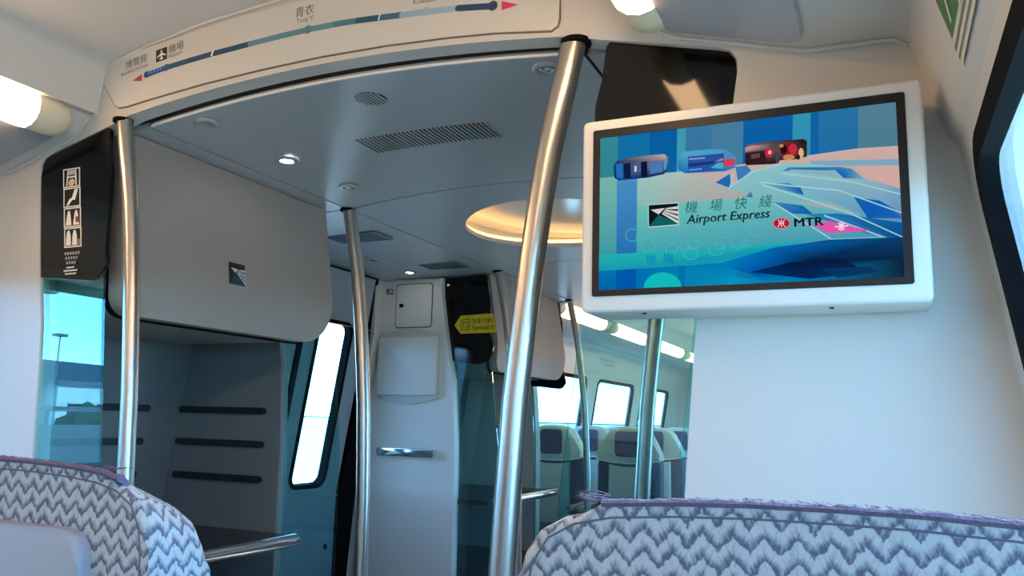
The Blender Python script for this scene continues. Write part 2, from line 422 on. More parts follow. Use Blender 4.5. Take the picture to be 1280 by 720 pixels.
# ------------------------------------------------------------------ bulkheads: one arch of wall round the gangway, near and far
def out_edge(side, z): return side * interp(OUT, z)
inner_r = [(interp(OUT, z), z) for z in (0.0, .5, 1.0, 1.1, 1.25, 1.4, 1.5, 1.6, 1.7, 1.8, 1.9, 1.97)] + [(1.056, 1.995), (1.044, 2.015), (1.018, 2.028), (.757, 2.090), (.69, 2.110)]
arch = [(x, 2.110 + .047 * (1 - (x / .69) ** 2)) for x in [.69 - .0575 * i for i in range(1, 24)]]
inner_full = inner_r + arch + [(-x, z) for x, z in reversed(inner_r)]
outer_r = [(XB, 0.0), (XB, ZB)] + [(wallx(z), z) for z in (1.1, 1.4, 1.6)] + list(reversed(half))
outer_full = outer_r + [(-x, z) for x, z in reversed(outer_r[:-1])]
def bulkhead(name, y, th, bev):
    bm = B()
    loop = [(x, y, z) for x, z in outer_full] + [(x, y, z) for x, z in reversed(inner_full)]
    prism(bm, loop, (0, th, 0))
    fr = [f for f in bm.faces if all(abs(v.co.y - y) < 1e-5 for v in f.verts)]
    ins = {(round(x, 4), round(z, 4)) for x, z in inner_full}
    es = [e for e in fr[0].edges if all((round(v.co.x, 4), round(v.co.z, 4)) in ins and v.co.z > .01 for v in e.verts)]
    bmesh.ops.bevel(bm, geom=es, offset=bev, segments=4, affect='EDGES', profile=0.5, clamp_overlap=True)
    return struct(name, bm, 'wall')
bulkhead('wall_bulkhead', Y1, .055, .014)
bulkhead('wall_bulkhead', Y4 + .075, -.075, .014)
# cove bead where the bay ceiling meets the bulkhead
bm = B(); tube(bm, [(x, Y1 - .004, z - .004) for x, z in prof[4:-4]], .005, 8); struct('trim_%d' % k, bm, 'ceil'); k += 1

# route map on the header
rm = thing('route_map_board', 'long curved cream route map board over the gangway, above the left grab pole', 'route map', (0, Y1 - .005, 2.2))
def on_head(u, v, l): return (u, Y1 - .0062 - l, v)
top = [(-.845, 2.268), (-.835, 2.277), (-.70, 2.302), (-.5, 2.325), (-.3, 2.342), (-.1, 2.35), (.1, 2.35), (.3, 2.342), (.5, 2.325), (.65, 2.305), (.664, 2.295)]
bot = [(.664, 2.155), (.660, 2.139), (.645, 2.130), (.5, 2.151), (.374, 2.162), (.2, 2.172), (0, 2.176), (-.2, 2.172), (-.4, 2.163), (-.6, 2.147), (-.70, 2.137), (-.735, 2.137), (-.75, 2.145)]
bm = B(); prism(bm, [(x, Y1 - .006, z) for x, z in top + bot], (0, .0055, 0), bevel=.0012, seg=1); link('board_panel', bm, 'board', rm)
bm = B()
lp = top + bot; tube(bm, [(x, Y1 - .0015, z) for x, z in lp + lp[:1]], .0032, 6, caps=False); link('board_edge', bm, 'groove', rm)
line = [(-.629, 2.223), (-.552, 2.233), (-.46, 2.2405), (-.376, 2.246), (-.245, 2.252), (-.14, 2.256), (-.048, 2.258), (.042, 2.257), (.11, 2.254), (.178, 2.249), (.243, 2.244), (.313, 2.239), (.402, 2.231), (.496, 2.218)]
pr = Print(on_head)
segc = [(28, 84, 158), (24, 82, 112), (22, 74, 104), (24, 70, 100), (92, 138, 150), (88, 136, 146), (92, 140, 152), (70, 122, 134), (30, 82, 100), (60, 104, 130), (146, 178, 192), (150, 182, 196), (42, 66, 98)]
pr.layer = 1
for i, c in enumerate(segc): pr.line([line[i], line[i + 1]], .0165, c, 1)
pr.layer = 2
for i in range(1, len(line) - 1): pr.poly([(line[i][0] + .0082 * math.cos(t * PI / 4), line[i][1] + .0082 * math.sin(t * PI / 4)) for t in range(8)], segc[i], 2)
pr.disc(-.552, 2.233, .011, .011, (34, 92, 118)); pr.disc(-.048, 2.258, .012, .012, (84, 130, 144)); pr.disc(.313, 2.239, .012, .012, (150, 182, 196)); pr.disc(.496, 2.218, .0125, .0125, (42, 66, 98)); pr.disc(-.629, 2.223, .010, .010, (28, 62, 128))
for t in (.15, .35, .55, .75, .95): pr.disc(-.629 + .06 * t, 2.223 + .0078 * t, .003, .003, (130, 170, 240), 8)
pr.line([(-.379, 2.237), (-.373, 2.255)], .006, (236, 240, 238)); pr.line([(.176, 2.240), (.180, 2.258)], .004, (226, 232, 230))
pr.build('route_line', 'ink', rm, label='blue and teal route line with station dots')
pr = Print(on_head, .0001)
pr.poly([(-.687, 2.213), (-.646, 2.206), (-.650, 2.2285)], (196, 62, 74)); pr.build('arrow', 'ink', rm, label='red arrow at the left end of the line')
pr = Print(on_head, .0001)
pr.poly([(.519, 2.226), (.519, 2.203), (.563, 2.2085)], (222, 50, 88)); pr.build('arrow', 'ink', rm, label='red arrow at the right end of the line')
dk = (70, 66, 64)
pr = Print(on_head, .0001); pr.text('博覽館', -.678, 2.272, .030, dk, .16); pr.text('AsiaWorld-Expo', -.682, 2.248, .0165, dk, .16); pr.build('station_name', 'ink', rm)
pr = Print(on_head, .0001); pr.text('機場', -.522, 2.291, .030, dk, .13); pr.text('Airport', -.522, 2.270, .0175, dk, .13); pr.build('station_name', 'ink', rm)
pr = Print(on_head, .0001); pr.text('青衣', -.064, 2.314, .032, dk, .03); pr.text('Tsing Yi', -.060, 2.290, .0175, dk, .03); pr.build('station_name', 'ink', rm)
pr = Print(on_head, .0001); pr.text('Kowloon', .306, 2.270, .0175, dk, -.06); pr.build('station_name', 'ink', rm)
pr = Print(on_head, .0001)
ca, sa = math.cos(.11), math.sin(.11)
def ap(u, v): return (-.5775 + u * ca - v * sa, 2.277 + u * sa + v * ca)
pr.poly([ap(-.0215, -.0195), ap(.0215, -.0195), ap(.0215, .0195), ap(-.0215, .0195)], (40, 38, 40))
w = (232, 230, 226)
pr.poly([ap(-.003, -.015), ap(.003, -.015), ap(.003, .012), ap(0, .017), ap(-.003, .012)], w)
pr.poly([ap(-.003, .005), ap(-.003, -.002), ap(-.017, -.007), ap(-.017, -.003)], w); pr.poly([ap(.003, .005), ap(.017, -.003), ap(.017, -.007), ap(.003, -.002)], w)
pr.poly([ap(-.003, -.009), ap(-.008, -.014), ap(-.008, -.016), ap(0, -.014), ap(.008, -.016), ap(.008, -.014), ap(.003, -.009)], w)
pr.build('aeroplane_symbol', 'ink', rm, label='white aeroplane on a black square')

# ------------------------------------------------------------------ vestibule ceiling
bm = B(); box(bm, -1.44, 1.44, Y1 + .02, Y4 - .01, 2.275, 2.30); vc = struct('ceiling', bm, 'gap', smooth=False)
def arch_panel(bm, x0, x1, y0, y1, hole=None, n=14, t=.02):
    if hole is None:
        xs = [x0 + (x1 - x0) * i / n for i in range(n + 1)]
        loop = [(x, y0, archz(x)) for x in xs] + [(x, y0, archz(x) + t) for x in reversed(xs)]
        prism(bm, loop, (0, y1 - y0, 0))
    else:
        cx, cy, r = hole; N = 48
        ci = [(cx + r * math.cos(2 * PI * i / N), cy + r * math.sin(2 * PI * i / N)) for i in range(N)]
        ou = []
        for (ux, uy) in ci:                      # project out to the rectangle
            dx, dy = ux - cx, uy - cy
            s = min((((x1 if dx > 0 else x0) - cx) / dx) if abs(dx) > 1e-6 else 1e9, (((y1 if dy > 0 else y0) - cy) / dy) if abs(dy) > 1e-6 else 1e9)
            ou.append((cx + dx * s, cy + dy * s))
        # snap nearest points to the four corners
        for X in (x0, x1):
            for Y in (y0, y1):
                j = min(range(N), key=lambda i: (ou[i][0] - X) ** 2 + (ou[i][1] - Y) ** 2); ou[j] = (X, Y)
        L = []
        for q in range(5):
            L.append([(a[0] + (b[0] - a[0]) * q / 4, a[1] + (b[1] - a[1]) * q / 4) for a, b in zip(ci, ou)])
        V = [[bm.verts.new((p[0], p[1], archz(p[0]))) for p in r_] for r_ in L]; T = [[bm.verts.new((p[0], p[1], archz(p[0]) + t)) for p in r_] for r_ in (L[0], L[-1])]
        for a, b in zip(V, V[1:]):
            for i in range(N): bm.faces.new((a[i], a[(i + 1) % N], b[(i + 1) % N], b[i]))
        for i in range(N):
            j = (i + 1) % N
            bm.faces.new((V[0][i], T[0][i], T[0][j], V[0][j])); bm.faces.new((V[-1][i], V[-1][j], T[1][j], T[1][i])); bm.faces.new((T[0][i], T[1][i], T[1][j], T[0][j]))
SX = .697; g = .005
for side in (-1, 1):
    bm = B(); box(bm, side * SX - .012, side * SX + .012, Y1 + .085, Y4 - .02, 2.106, 2.112); link('seam_backing', bm, 'gap', vc, smooth=False)  # black strips added above the seams to keep leaking light out
for yy in (Y2, Y3):
    bm = B(); xs = [-.68 + 1.36 * i / 14 for i in range(15)]; prism(bm, [(x, yy - .012, archz(x) + .004) for x in xs] + [(x, yy - .012, archz(x) + .008) for x in reversed(xs)], (0, .024, 0)); link('seam_backing', bm, 'gap', vc, smooth=False)
HOLE = (0.0, 3.45, .465)
bm = B(); arch_panel(bm, -SX + g, SX - g, Y1 + .085, Y2 - g); link('ceiling_panel', bm, 'vceil', vc, label='front ceiling panel with slotted vents')
bm = B(); arch_panel(bm, -SX + g, SX - g, Y2 + g, Y3 - g, HOLE); link('ceiling_panel', bm, 'vceil', vc, label='ceiling panel round the lit dome')
bm = B(); arch_panel(bm, -SX + g, SX - g, Y3 + g, Y4 - .01); link('ceiling_panel', bm, 'vceil', vc)
for side in (-1, 1):
    for a, b in ((Y1 + .085, Y2 - g), (Y2 + g, Y3 - g), (Y3 + g, Y4 - .01)):
        bm = B(); prism(bm, [(side * (SX + g), a, 2.10), (side * (SX + g), b, 2.10), (side * 1.49, b, 2.070), (side * 1.49, a, 2.070)], (0, 0, .02)); link('ceiling_panel', bm, 'vceil', vc)
# white edge strip of the front panel
bm = B(); xs = [-.69 + 1.38 * i / 24 for i in range(25)]
xw = [-1.04, -.75] + xs + [.75, 1.04]; prism(bm, [(x, Y1 + .057, archz(x) + .016) for x in xw] + [(x, Y1 + .057, archz(x) + .05) for x in reversed(xw)], (0, .04, 0)); struct('trim_%d' % k, bm, 'gap', smooth=False); k += 1  # black strip added over the header gap to put its shade in
bm = B()
prism(bm, [(x, Y1 + .078, archz(x) - .0005) for x in xs] + [(x, Y1 + .078, archz(x) + .006) for x in reversed(xs)], (0, .006, 0)); struct('trim_%d' % k, bm, 'white'); k += 1
for (x, y) in ((-.62, 2.81), (-.36, 2.80), (-.25, 2.83), (-.62, 3.3), (-.55, 3.75), (-.62, 4.1), (.3, 2.81)):
    bm = B(); lathe(bm, [(.004, 0.0), (.004, -.0015), (.003, -.002)], (x, y, archz(x)), 8); link('screw', bm, 'ring', vc)

# dome recess
dm = thing('ceiling_dome_light', 'round recessed ceiling light with an orange glowing rim', 'light', (0, 3.45, 2.15))
R = HOLE[2]
bm = B(); N = 48
def ringv(r, z, arch_=False): return [bm.verts.new((HOLE[0] + r * math.cos(2 * PI * i / N), HOLE[1] + r * math.sin(2 * PI * i / N), (archz(HOLE[0] + r * math.cos(2 * PI * i / N)) if arch_ else 0) + z)) for i in range(N)]
rs = [ringv(R + .004, .018, True), ringv(R + .035, .03, True), ringv(R + .035, 2.20), ringv(R - .02, 2.215), ringv(R * .75, 2.228), ringv(R * .4, 2.236), ringv(R * .05, 2.238)]
for a, b in zip(rs, rs[1:]):
    for i in range(N): bm.faces.new((a[i], a[(i + 1) % N], b[(i + 1) % N], b[i]))
bm.faces.new(rs[-1]); link('dome_lining', bm, 'dome', dm, recalc=False)
bm = B()
lp = [(HOLE[0] + (R + .022) * math.cos(2 * PI * i / 48), HOLE[1] + (R + .022) * math.sin(2 * PI * i / 48)) for i in range(49)]
tube(bm, [(x, y, archz(x) + .036) for x, y in lp], .007, 6, caps=False); link('glow_tube', bm, 'glow', dm)

# slotted vents
def vent(name, label, x0, x1, y0, y1, n, circ=False, group=None):
    cx, cy = (x0 + x1) / 2, (y0 + y1) / 2
    t = thing(name, label, 'vent', (cx, cy, archz(cx)), group)
    bm = B()
    if circ: lathe(bm, [((x1 - x0) / 2, -.0008), ((x1 - x0) / 2, -.0002)], (cx, cy, archz(cx)), 24)
    else:
        xs = [x0 + (x1 - x0) * i / 10 for i in range(11)]
        prism(bm, [(x, y0, archz(x) - .0008) for x in xs] + [(x, y0, archz(x) - .0001) for x in reversed(xs)], (0, y1 - y0, 0))
    link('backing', bm, 'vent', t)
    p = (x1 - x0) / n
    for i in range(n + 1):
        x = x0 + p * i; a, b = y0, y1
        if circ:
            h = math.sqrt(max(0, ((x1 - x0) / 2) ** 2 - (x - cx) ** 2))
            if h < .008: continue
            a, b = cy - h, cy + h
        bm = B(); box(bm, x - p * .19, x + p * .19, a, b, archz(x) - .0035, archz(x) - .0005); link('slat', bm, 'vceil', t, smooth=False)
    return t
vent('ceiling_vent', 'long rectangular slotted vent in the front ceiling panel', -.235, .235, 2.115, 2.25, 30)
vent('ceiling_vent', 'small round slotted grille in the ceiling nearest the route map', -.042, .052, 1.80, 1.894, 8, True)
for (x0, x1, y0, y1, lab) in ((-1.11, -.80, 3.08, 3.24, 'dark perforated vent in the doorway ceiling behind the second left pole'), (-1.03, -.775, 3.84, 4.00, 'dark perforated vent in the doorway ceiling in front of the lettered column')):
    zz = 2.098 - .037 * (abs((x0 + x1) / 2) - .70)
    t = thing('ceiling_vent', lab, 'vent', ((x0 + x1) / 2, (y0 + y1) / 2, zz))
    bm = B(); box(bm, x0, x1, y0, y1, zz - .003, zz + .004, .001, 1); link('perforated_plate', bm, 'ventgrey', t)
    for i in range(9):
        bm = B(); y = y0 + .012 + (y1 - y0 - .024) * i / 8; box(bm, x0 + .012, x1 - .012, y - .003, y + .003, zz - .0036, zz - .0026); link('slot', bm, 'vent', t, smooth=False)

# downlights
def downlight(x, y, label, lit):
    z = archz(x) if abs(x) < .7 else 2.10 - .037 * (abs(x) - .70)
    t = thing('downlight', label, 'light', (x, y, z), 'round downlights in the vestibule ceiling')
    bm = B(); N = 24
    pf = [(.038, .001), (.038, -.004), (.033, -.008), (.026, -.008), (.022, -.003)]
    rings = [[bm.verts.new((x + r * math.cos(2 * PI * k_ / N), y + r * math.sin(2 * PI * k_ / N), z + q)) for k_ in range(N)] for r, q in pf]
    for a, b in zip(rings, rings[1:]):
        for k_ in range(N): bm.faces.new((a[k_], a[(k_ + 1) % N], b[(k_ + 1) % N], b[k_]))
    link('ring', bm, 'ring', t)
    bm = B(); lathe(bm, [(.0225, -.002), (.018, -.0065), (.008, -.0085)], (x, y, z), 16); link('lens', bm, 'spot' if lit else 'lens', t)
downlight(-.536, 1.775, 'unlit round downlight nearest the left grab pole', False)
downlight(-.541, 2.15, 'lit round downlight in front of the left luggage bin', True)
downlight(-.532, 2.50, 'unlit round downlight just before the second left pole', False)
downlight(.575, 1.775, 'unlit round downlight beside the tall right grab pole', False)
downlight(-1.165, 3.99, 'lit round downlight in the doorway ceiling above the lettered column', True)
downlight(-1.16, 3.60, 'unlit round downlight in the doorway ceiling between two dark vents', False)
downlight(-1.17, 3.12, 'lit round downlight in the doorway ceiling beside the bin edge', True)

# ------------------------------------------------------------------ grab poles
def pole(side, y, label, r=.027, dx=0.0):
    t = thing('grab_pole', label, 'pole', (side * .53, y, 0), 'bowed steel grab poles along the gangway')
    zs = [0, .4, .8, .94, 1.1, 1.3, 1.45, 1.6, 1.72, 1.84, 1.94, 2.02, 2.098]
    # smooth the bow
    def px(z): return (interp(POLE, z - .06) + interp(POLE, z) + interp(POLE, z + .06)) / 3
    bm = B(); tube(bm, [(side * (px(z) + dx * z / 2.1), y, z) for z in zs], r, 20); link('tube', bm, 'steel', t)
    bm = B(); lathe(bm, [(r + .006, .012), (r + .006, .002), (r + .003, 0)], (side * (.700 + dx), y, 2.09), 20); link('collar', bm, 'rubber', t)
    bm = B(); lathe(bm, [(.034, 0), (.034, .01), (.024, .03), (.022, .03)], (side * .53, y, 0), 20); link('floor_flange', bm, 'steel', t)
pole(-1, Y1 + .006, 'bowed steel grab pole at far left in front of the near luggage bin', .0225, .022)
pole(1, Y1 + .012, 'tall bowed steel grab pole just left of the television', .029)
pole(-1, Y2, 'bowed steel grab pole between the near luggage bin and the lettered column')
pole(-1, Y3, 'bowed steel grab pole behind the tall right pole, beside the yellow sign')
pole(-1, Y4 - .03, 'dark slim grab pole at the far end of the far luggage rack', .022)
pole(1, Y2, 'dark grab pole seen through glass below the television')

# ------------------------------------------------------------------ glass draught screens
def screen(side, y, label, black=True, zb=1.62, th=.010, r=.055, flat=False, ztop=None):
    t = thing('glass_screen', label, 'glass screen', (side * .8, y, 0))
    def pin(z): return interp(PIN, z)
    zs = [.02, .5, .94, 1.1, 1.3, 1.45, 1.6, 1.72, 1.84, 1.94, 2.0]
    out = [(interp(OUT, z) + .004, z) for z in zs if z < 1.98] + [(1.050, 2.0), (1.038, 2.017), (1.014, 2.025)]
    inn = [(pin(z), z) for z in zs] + [(.772, 2.075), (.780, 2.084)]
    if flat: out = out[:-3] + [(1.05, 2.072)]
    if ztop: out = [p for p in out if p[1] < ztop] + [(interp(OUT, ztop), ztop)]; inn = [p for p in inn if p[1] < ztop] + [(pin(ztop), ztop)]
    lowo = [p for p in out if p[1] < zb]; lowi = [p for p in inn if p[1] < zb]
    bm = B(); prism(bm, [(side * x, y, z) for x, z in out + list(reversed(inn))], (0, th, 0)); link('pane', bm, 'glass', t, smooth=False)
    if black:
        xo, xi = interp(OUT, zb) + .004, pin(zb)
        cor = [(xi + r * .9 - r * math.sin(a), zb + r - r * math.cos(a)) for a in [PI / 2 * i / 6 for i in range(7)]]
        loop = [(xo, zb + .02)] + cor + [p for p in inn if p[1] > zb + r + .01] + [p for p in reversed(out) if p[1] > zb + .03]
        bm = B(); prism(bm, [(side * x, y - .002, z) for x, z in loop], (0, th + .004, 0)); link('black_band', bm, 'black', t, smooth=False, label='black printed upper band')
    return t
gs = screen(-1, Y1 + .006, 'glass draught screen at far left with a column of seat pictograms')
gt = screen(1, Y1 + .012, 'glass draught screen behind and below the television')
screen(-1, Y2 - .004, 'clear glass draught screen between the near luggage rack and the door', black=False, ztop=1.60)
gy = screen(-1, Y3 + .01, 'glass draught screen with a yellow arrow sign on its black band', zb=1.565, r=.10, flat=True)
screen(-1, Y4 - .03, 'farthest glass draught screen at the end of the far luggage rack', black=True, zb=1.475)
screen(1, Y2 - .004, 'glass draught screen edge beside the wall under the television')
# pictograms on the left screen
YP = Y1 + .0035
def on_left(u, v, l): return (u, YP - l, v)
def quad(u0, v0, w_, h_, sh): return lambda a, b: (u0 + a * w_ + (1 - b) * -sh * 0 + sh * (1 - b), v0 - (1 - b) * h_)
wht = (232, 228, 220); dkk = (10, 9, 10)
for i in range(4):
    u0 = -.957 + .0118 * i; v0 = 1.972 - .0625 * i
    f = quad(u0, v0, .074, .0605, .010)
    p = Print(on_left, .0002)
    p.poly([f(0, 0), f(1, 0), f(1, 1), f(0, 1)], wht); p.poly([f(.06, .06), f(.94, .06), f(.94, .94), f(.06, .94)], dkk)
    if i == 0:
        p.poly([f(.18, .08), f(.26, .08), f(.36, .92), f(.28, .92)], wht); p.poly([f(.82, .08), f(.74, .08), f(.70, .92), f(.78, .92)], wht)
        p.poly([f(.24, .5), f(.78, .5), f(.78, .58), f(.24, .58)], wht); p.poly([f(.36, .66), f(.7, .66), f(.66, .9), f(.4, .9)], (190, 184, 176)); p.disc(*f(.52, .24), .014, .012, (214, 190, 168), 10)
    elif i == 1:
        p.poly([f(.16, .1), f(.3, .1), f(.52, .36), f(.68, .36), f(.86, .9), f(.66, .9), f(.5, .48), f(.36, .42)], wht)
    elif i == 2:
        p.poly([f(.1, .1), f(.46, .1), f(.4, .62), f(.36, .84), f(.26, .84), f(.2, .62)], wht); p.poly([f(.54, .1), f(.9, .1), f(.84, .62), f(.78, .84), f(.68, .84), f(.62, .62)], wht); p.poly([f(.7, .22), f(.88, .22), f(.88, .52), f(.7, .52)], (150, 70, 60))
    else:
        for a in (.1, .46): p.poly([f(a, .1), f(a + .3, .1), f(a + .28, .62), f(a + .22, .86), f(a + .1, .86), f(a + .04, .62)], wht)
        p.poly([f(.8, .08), f(.92, .08), f(.92, .4), f(.8, .4)], (180, 120, 96))
    p.build('pictogram', 'ink', gs, label=['white pictogram of a seat between rails', 'white pictogram of a reclining seat', 'white pictogram of two seats with a red bag', 'white pictogram of two seats and a bottle'][i])
p = Print(on_left, .0002)
for j in range(3):
    for q_ in range(6 - j): p.line([(-.907 + .0115 * q_ + .007 * j, 1.706 - .0145 * j), (-.899 + .0115 * q_ + .007 * j, 1.7062 - .0145 * j)], .0085, (150, 150, 150))
for j, w_ in enumerate((.034, .058, .048)): p.line([(-.900 + .002 * j + (.058 - w_) / 2, 1.662 - .0095 * j), (-.900 + .002 * j + (.058 + w_) / 2, 1.663 - .0095 * j)], .005, (200, 200, 200))
p.build('notice_text', 'ink', gs)
# yellow arrow sign
YQ = Y3 + .0075
bm = B(); prism(bm, [(x, YQ - .002, z) for x, z in ((-.977, 1.791), (-.937, 1.847), (-.726, 1.856), (-.704, 1.745), (-.933, 1.741))], (0, .0018, 0))
ys = link('arrow_sign', bm, 'yellow', gy, smooth=False, label='yellow left-pointing arrow sign')
def on_y(u, v, l): return (u, YQ - .0021 - l, v)
p = Print(on_y, .0003); bk = (44, 40, 20)
p.line([(-.932, 1.765), (-.932, 1.822), (-.878, 1.826), (-.875, 1.767), (-.932, 1.765)], .004, bk)
p.text('T2', -.904, 1.795, .044, bk); p.text('客運大樓2', -.794, 1.815, .030, bk, .03); p.text('Terminal 2', -.792, 1.776, .032, bk, .02, heavy=.0005)
p.build('lettering', 'ink', ys)

# ------------------------------------------------------------------ luggage racks
def rack(y0, y1, label):
    t = thing('luggage_rack', label, 'luggage rack', (-1.1, (y0 + y1) / 2, 0))
    ya, yb = y0 + .055, y1 - .045; zt = 2.094
    # bin shell: section (x,z) run along y, rounded lower front, end corner rounded in side view
    def outline(gr=0.0):
        return rrect(ya - gr, yb + gr, 1.528 - gr, zt, (.07, .16, .004, .004), 10)
    bm = B()
    pts = [(-.715, y, z) for y, z in outline()]
    prism(bm, pts, (-.70, 0, 0), bevel=.055, seg=6)
    for zc in (1.6, 1.65, 1.70, 1.8, 1.88, 1.96, 2.04):
        bmesh.ops.bisect_plane(bm, geom=bm.verts[:] + bm.edges[:] + bm.faces[:], plane_co=(0, 0, zc), plane_no=(0, 0, 1))
    def lean(z): return -.062 * max(0, z - 1.70) / .37 - .012 * (max(0, 1.70 - z) / .2) ** 2
    for v in bm.verts:
        if v.co.x > -.80: v.co.x += lean(v.co.z)
    link('bin', bm, 'bin', t)
    bm = B(); ringsheet(bm, [(y, z) for y, z in outline(.007)], [(y, z) for y, z in outline(-.02)], lambda y, z: (-.766 + lean(z), y, z), (-.012, 0, 0)); link('bin_seal', bm, 'rubber', t)
    p = Print(lambda u, v, l: (-.7115 + lean(v) + l, y0 + u, v), .0003)
    e0 = .478
    def q(a, b): return (e0 + .078 * a, 1.686 + .076 * b)
    dg = (14, 22, 26); gn = (20, 74, 74); pw = (206, 212, 214)
    p.poly([q(0, 0), q(1, 0), q(1, 1), q(0, 1)], dg)
    p.poly([q(.06, 0), q(1, 0), q(.36, .52), q(.3, .42)], gn)
    p.poly([q(.10, .76), q(.56, .72), q(.36, .54)], pw)
    for i_, (a, b) in enumerate(((.62, .76), (.42, .54), (.22, .34), (.02, .13))):
        t0, t1 = i_ / 4, i_ / 4 + .19
        p.poly([q(.60 - .18 * t0, .72 - .2 * t0), q(1, b), q(1, a), q(.60 - .18 * t1, .72 - .2 * t1)], (190, 204, 206))
    if y0 < 2: p.build('emblem', 'ink', t, label='square green and black emblem of rails running to the horizon')
    for z, nm in ((.79, 'shelf'), (.36, 'shelf')):
        bm = B(); box(bm, -1.56, -.735, ya - .03, y1 - .14 if z > .5 else yb, z - .015, z + .012, .004, 1); link('shelf', bm, 'shelf', t)
        bm = B(); yy1 = y1 - .175
        tube(bm, [(-.72, y, z) for y in (ya - .03, ya, yy1 - .004, yy1)], [.024, .024, .024, .019], 16); link('shelf_rail', bm, 'chrome', t, label='chrome front rail')
    bm = B(); prism(bm, [(-wallx(z) + .012, ya - .03, z) for z in (.02, .8, 1.2, 1.56)] + [(-wallx(z) + .0, ya - .03, z) for z in (1.56, 1.2, .8, .02)], (0, y1 - .021 - ya + .03, 0)); link('back_panel', bm, 'rack', t)
    for z in (1.262, 1.126, .990):
        bm = B(); xx = -wallx(z) + .012
        prism(bm, [(xx, y, z_) for y, z_ in rrect(ya + .10, y1 - .20, z - .014, z + .014, .0138, 5)], (.016, 0, 0), bevel=.004, seg=2); link('bumper_strip', bm, 'strip', t)
    return t
rack(Y1, Y2, 'near luggage rack with a white bin bearing an emblem above its shelf')
rk2 = rack(Y3, Y4, 'far luggage rack with a plain white bin right of the yellow sign')

# end panels of the near rack
for side in (-1, 1):
    bm = B()
    pts = [(interp(OUT, z) + .012, z) for z in (0.02, .6, 1.1, 1.47, 1.66, 1.96)] + [(1.06, 2.068), (1.452, 2.066), (1.44, 1.755), (wallx(1.4) - .004, 1.4), (wallx(1.0) - .004, 1.0), (wallx(.8) - .004, .8), (wallx(.8) - .004, .02)]
    prism(bm, [(side * x, Y2 - .02, z) for x, z in pts], (0, .045, 0), bevel=.005, seg=2, bevel_back=True)
    o = struct('trim_%d' % k, bm, 'rack'); k += 1
    for z in (1.262, 1.126, .985):
        a, b = (-1.505 if z > 1.2 else -1.51), -1.033
        bm = B(); prism(bm, [(side * -x, Y2 - .022, z_) for x, z_ in rrect(a, b, z - .014, z + .014, .0138, 5)], (0, -.016, 0), bevel=0); link('bumper_strip', bm, 'strip', o)

# ------------------------------------------------------------------ sliding doors (left side seen; right side lets light in)
for side in (-1, 1):
    di = 1 if side < 0 else 2
    for (a, b, wa, wb) in ((DOORS[0] + .004, 3.447, 3.00, 3.32), (3.455, DOORS[1] - .05, 3.585, 3.885)):
        bm = B()
        mp = belt(side, .02)
        holed(bm, [(a, .82), (b, .82), (b, 2.05), (a, 2.05)], [rrect(wa, wb, .86, 1.765, .06, 5)], mp, (side * .03, 0, .004))
        x = wallx(.82) + .02
        box(bm, min(side * x, side * (x + .03)), max(side * x, side * (x + .03)), a, b, .01, .825)
        d = struct('door_%d' % di, bm, 'door', smooth=False)
        bm = B(); ringsheet(bm, rrect(wa - .01, wb + .01, .85, 1.775, .07, 5), rrect(wa + .012, wb - .012, .872, 1.753, .05, 5), belt(side, .012), (side * .045, 0, .006)); link('window_gasket', bm, 'rubber', d)
        bm = B(); prism(bm, [belt(side, .034)(*p_) for p_ in rrect(wa, wb, .86, 1.765, .06, 5)], (side * .006, 0, .001)); link('pane', bm, 'doorglass', d)
        bm = B(); prism(bm, [belt(side, .0)(y, z) for y, z in ((wa, .842), (wb - .02, .842), (wb - .02, .852), (wa, .852))], (side * .02, 0, 0)); link('sill_strip', bm, 'chrome', d)
        bm = B(); x = wallx(.5) + .02; lathe(bm, [(.016, 0), (.016, .004)], (0, 0, 0), 14)
        bmesh.ops.rotate(bm, verts=bm.verts, cent=(0, 0, 0), matrix=Matrix.Rotation(PI / 2, 3, 'Y')); bmesh.ops.translate(bm, verts=bm.verts, vec=(side * x - (0 if side < 0 else .004), b - .08, .52)); link('lock_plug', bm, 'rubber', d)
    # rubber between the leaves, round the opening
    bm = B(); prism(bm, [belt(side, .012)(y, z) for y, z in ((3.43, .02), (3.472, .02), (3.472, .8), (3.472, 2.045), (3.43, 2.045), (3.43, .8))], (side * .03, 0, 0))
    struct('trim_%d' % k, bm, 'rubber', smooth=False); k += 1
    bm = B()
    fr = [(DOORS[1] - .055, .02), (DOORS[1] + .03, .02), (DOORS[1] + .03, .8), (DOORS[1] + .03, 1.4), (DOORS[1] + .03, 2.085), (DOORS[0], 2.085), (DOORS[0], 2.03), (DOORS[1] - .055, 2.03), (DOORS[1] - .055, 1.4), (DOORS[1] - .055, .8)]
    def jamb(y, z): 
        x = wallx(z) - .004 if z < ZT else XT + (1.456 - XT) * (z - ZT) / (2.12 - ZT) - .004
        return (side * x, y, z)
    prism(bm, [jamb(*p_) for p_ in fr], (side * .05, 0, 0)); struct('trim_%d' % k, bm, 'rubber', smooth=False); k += 1

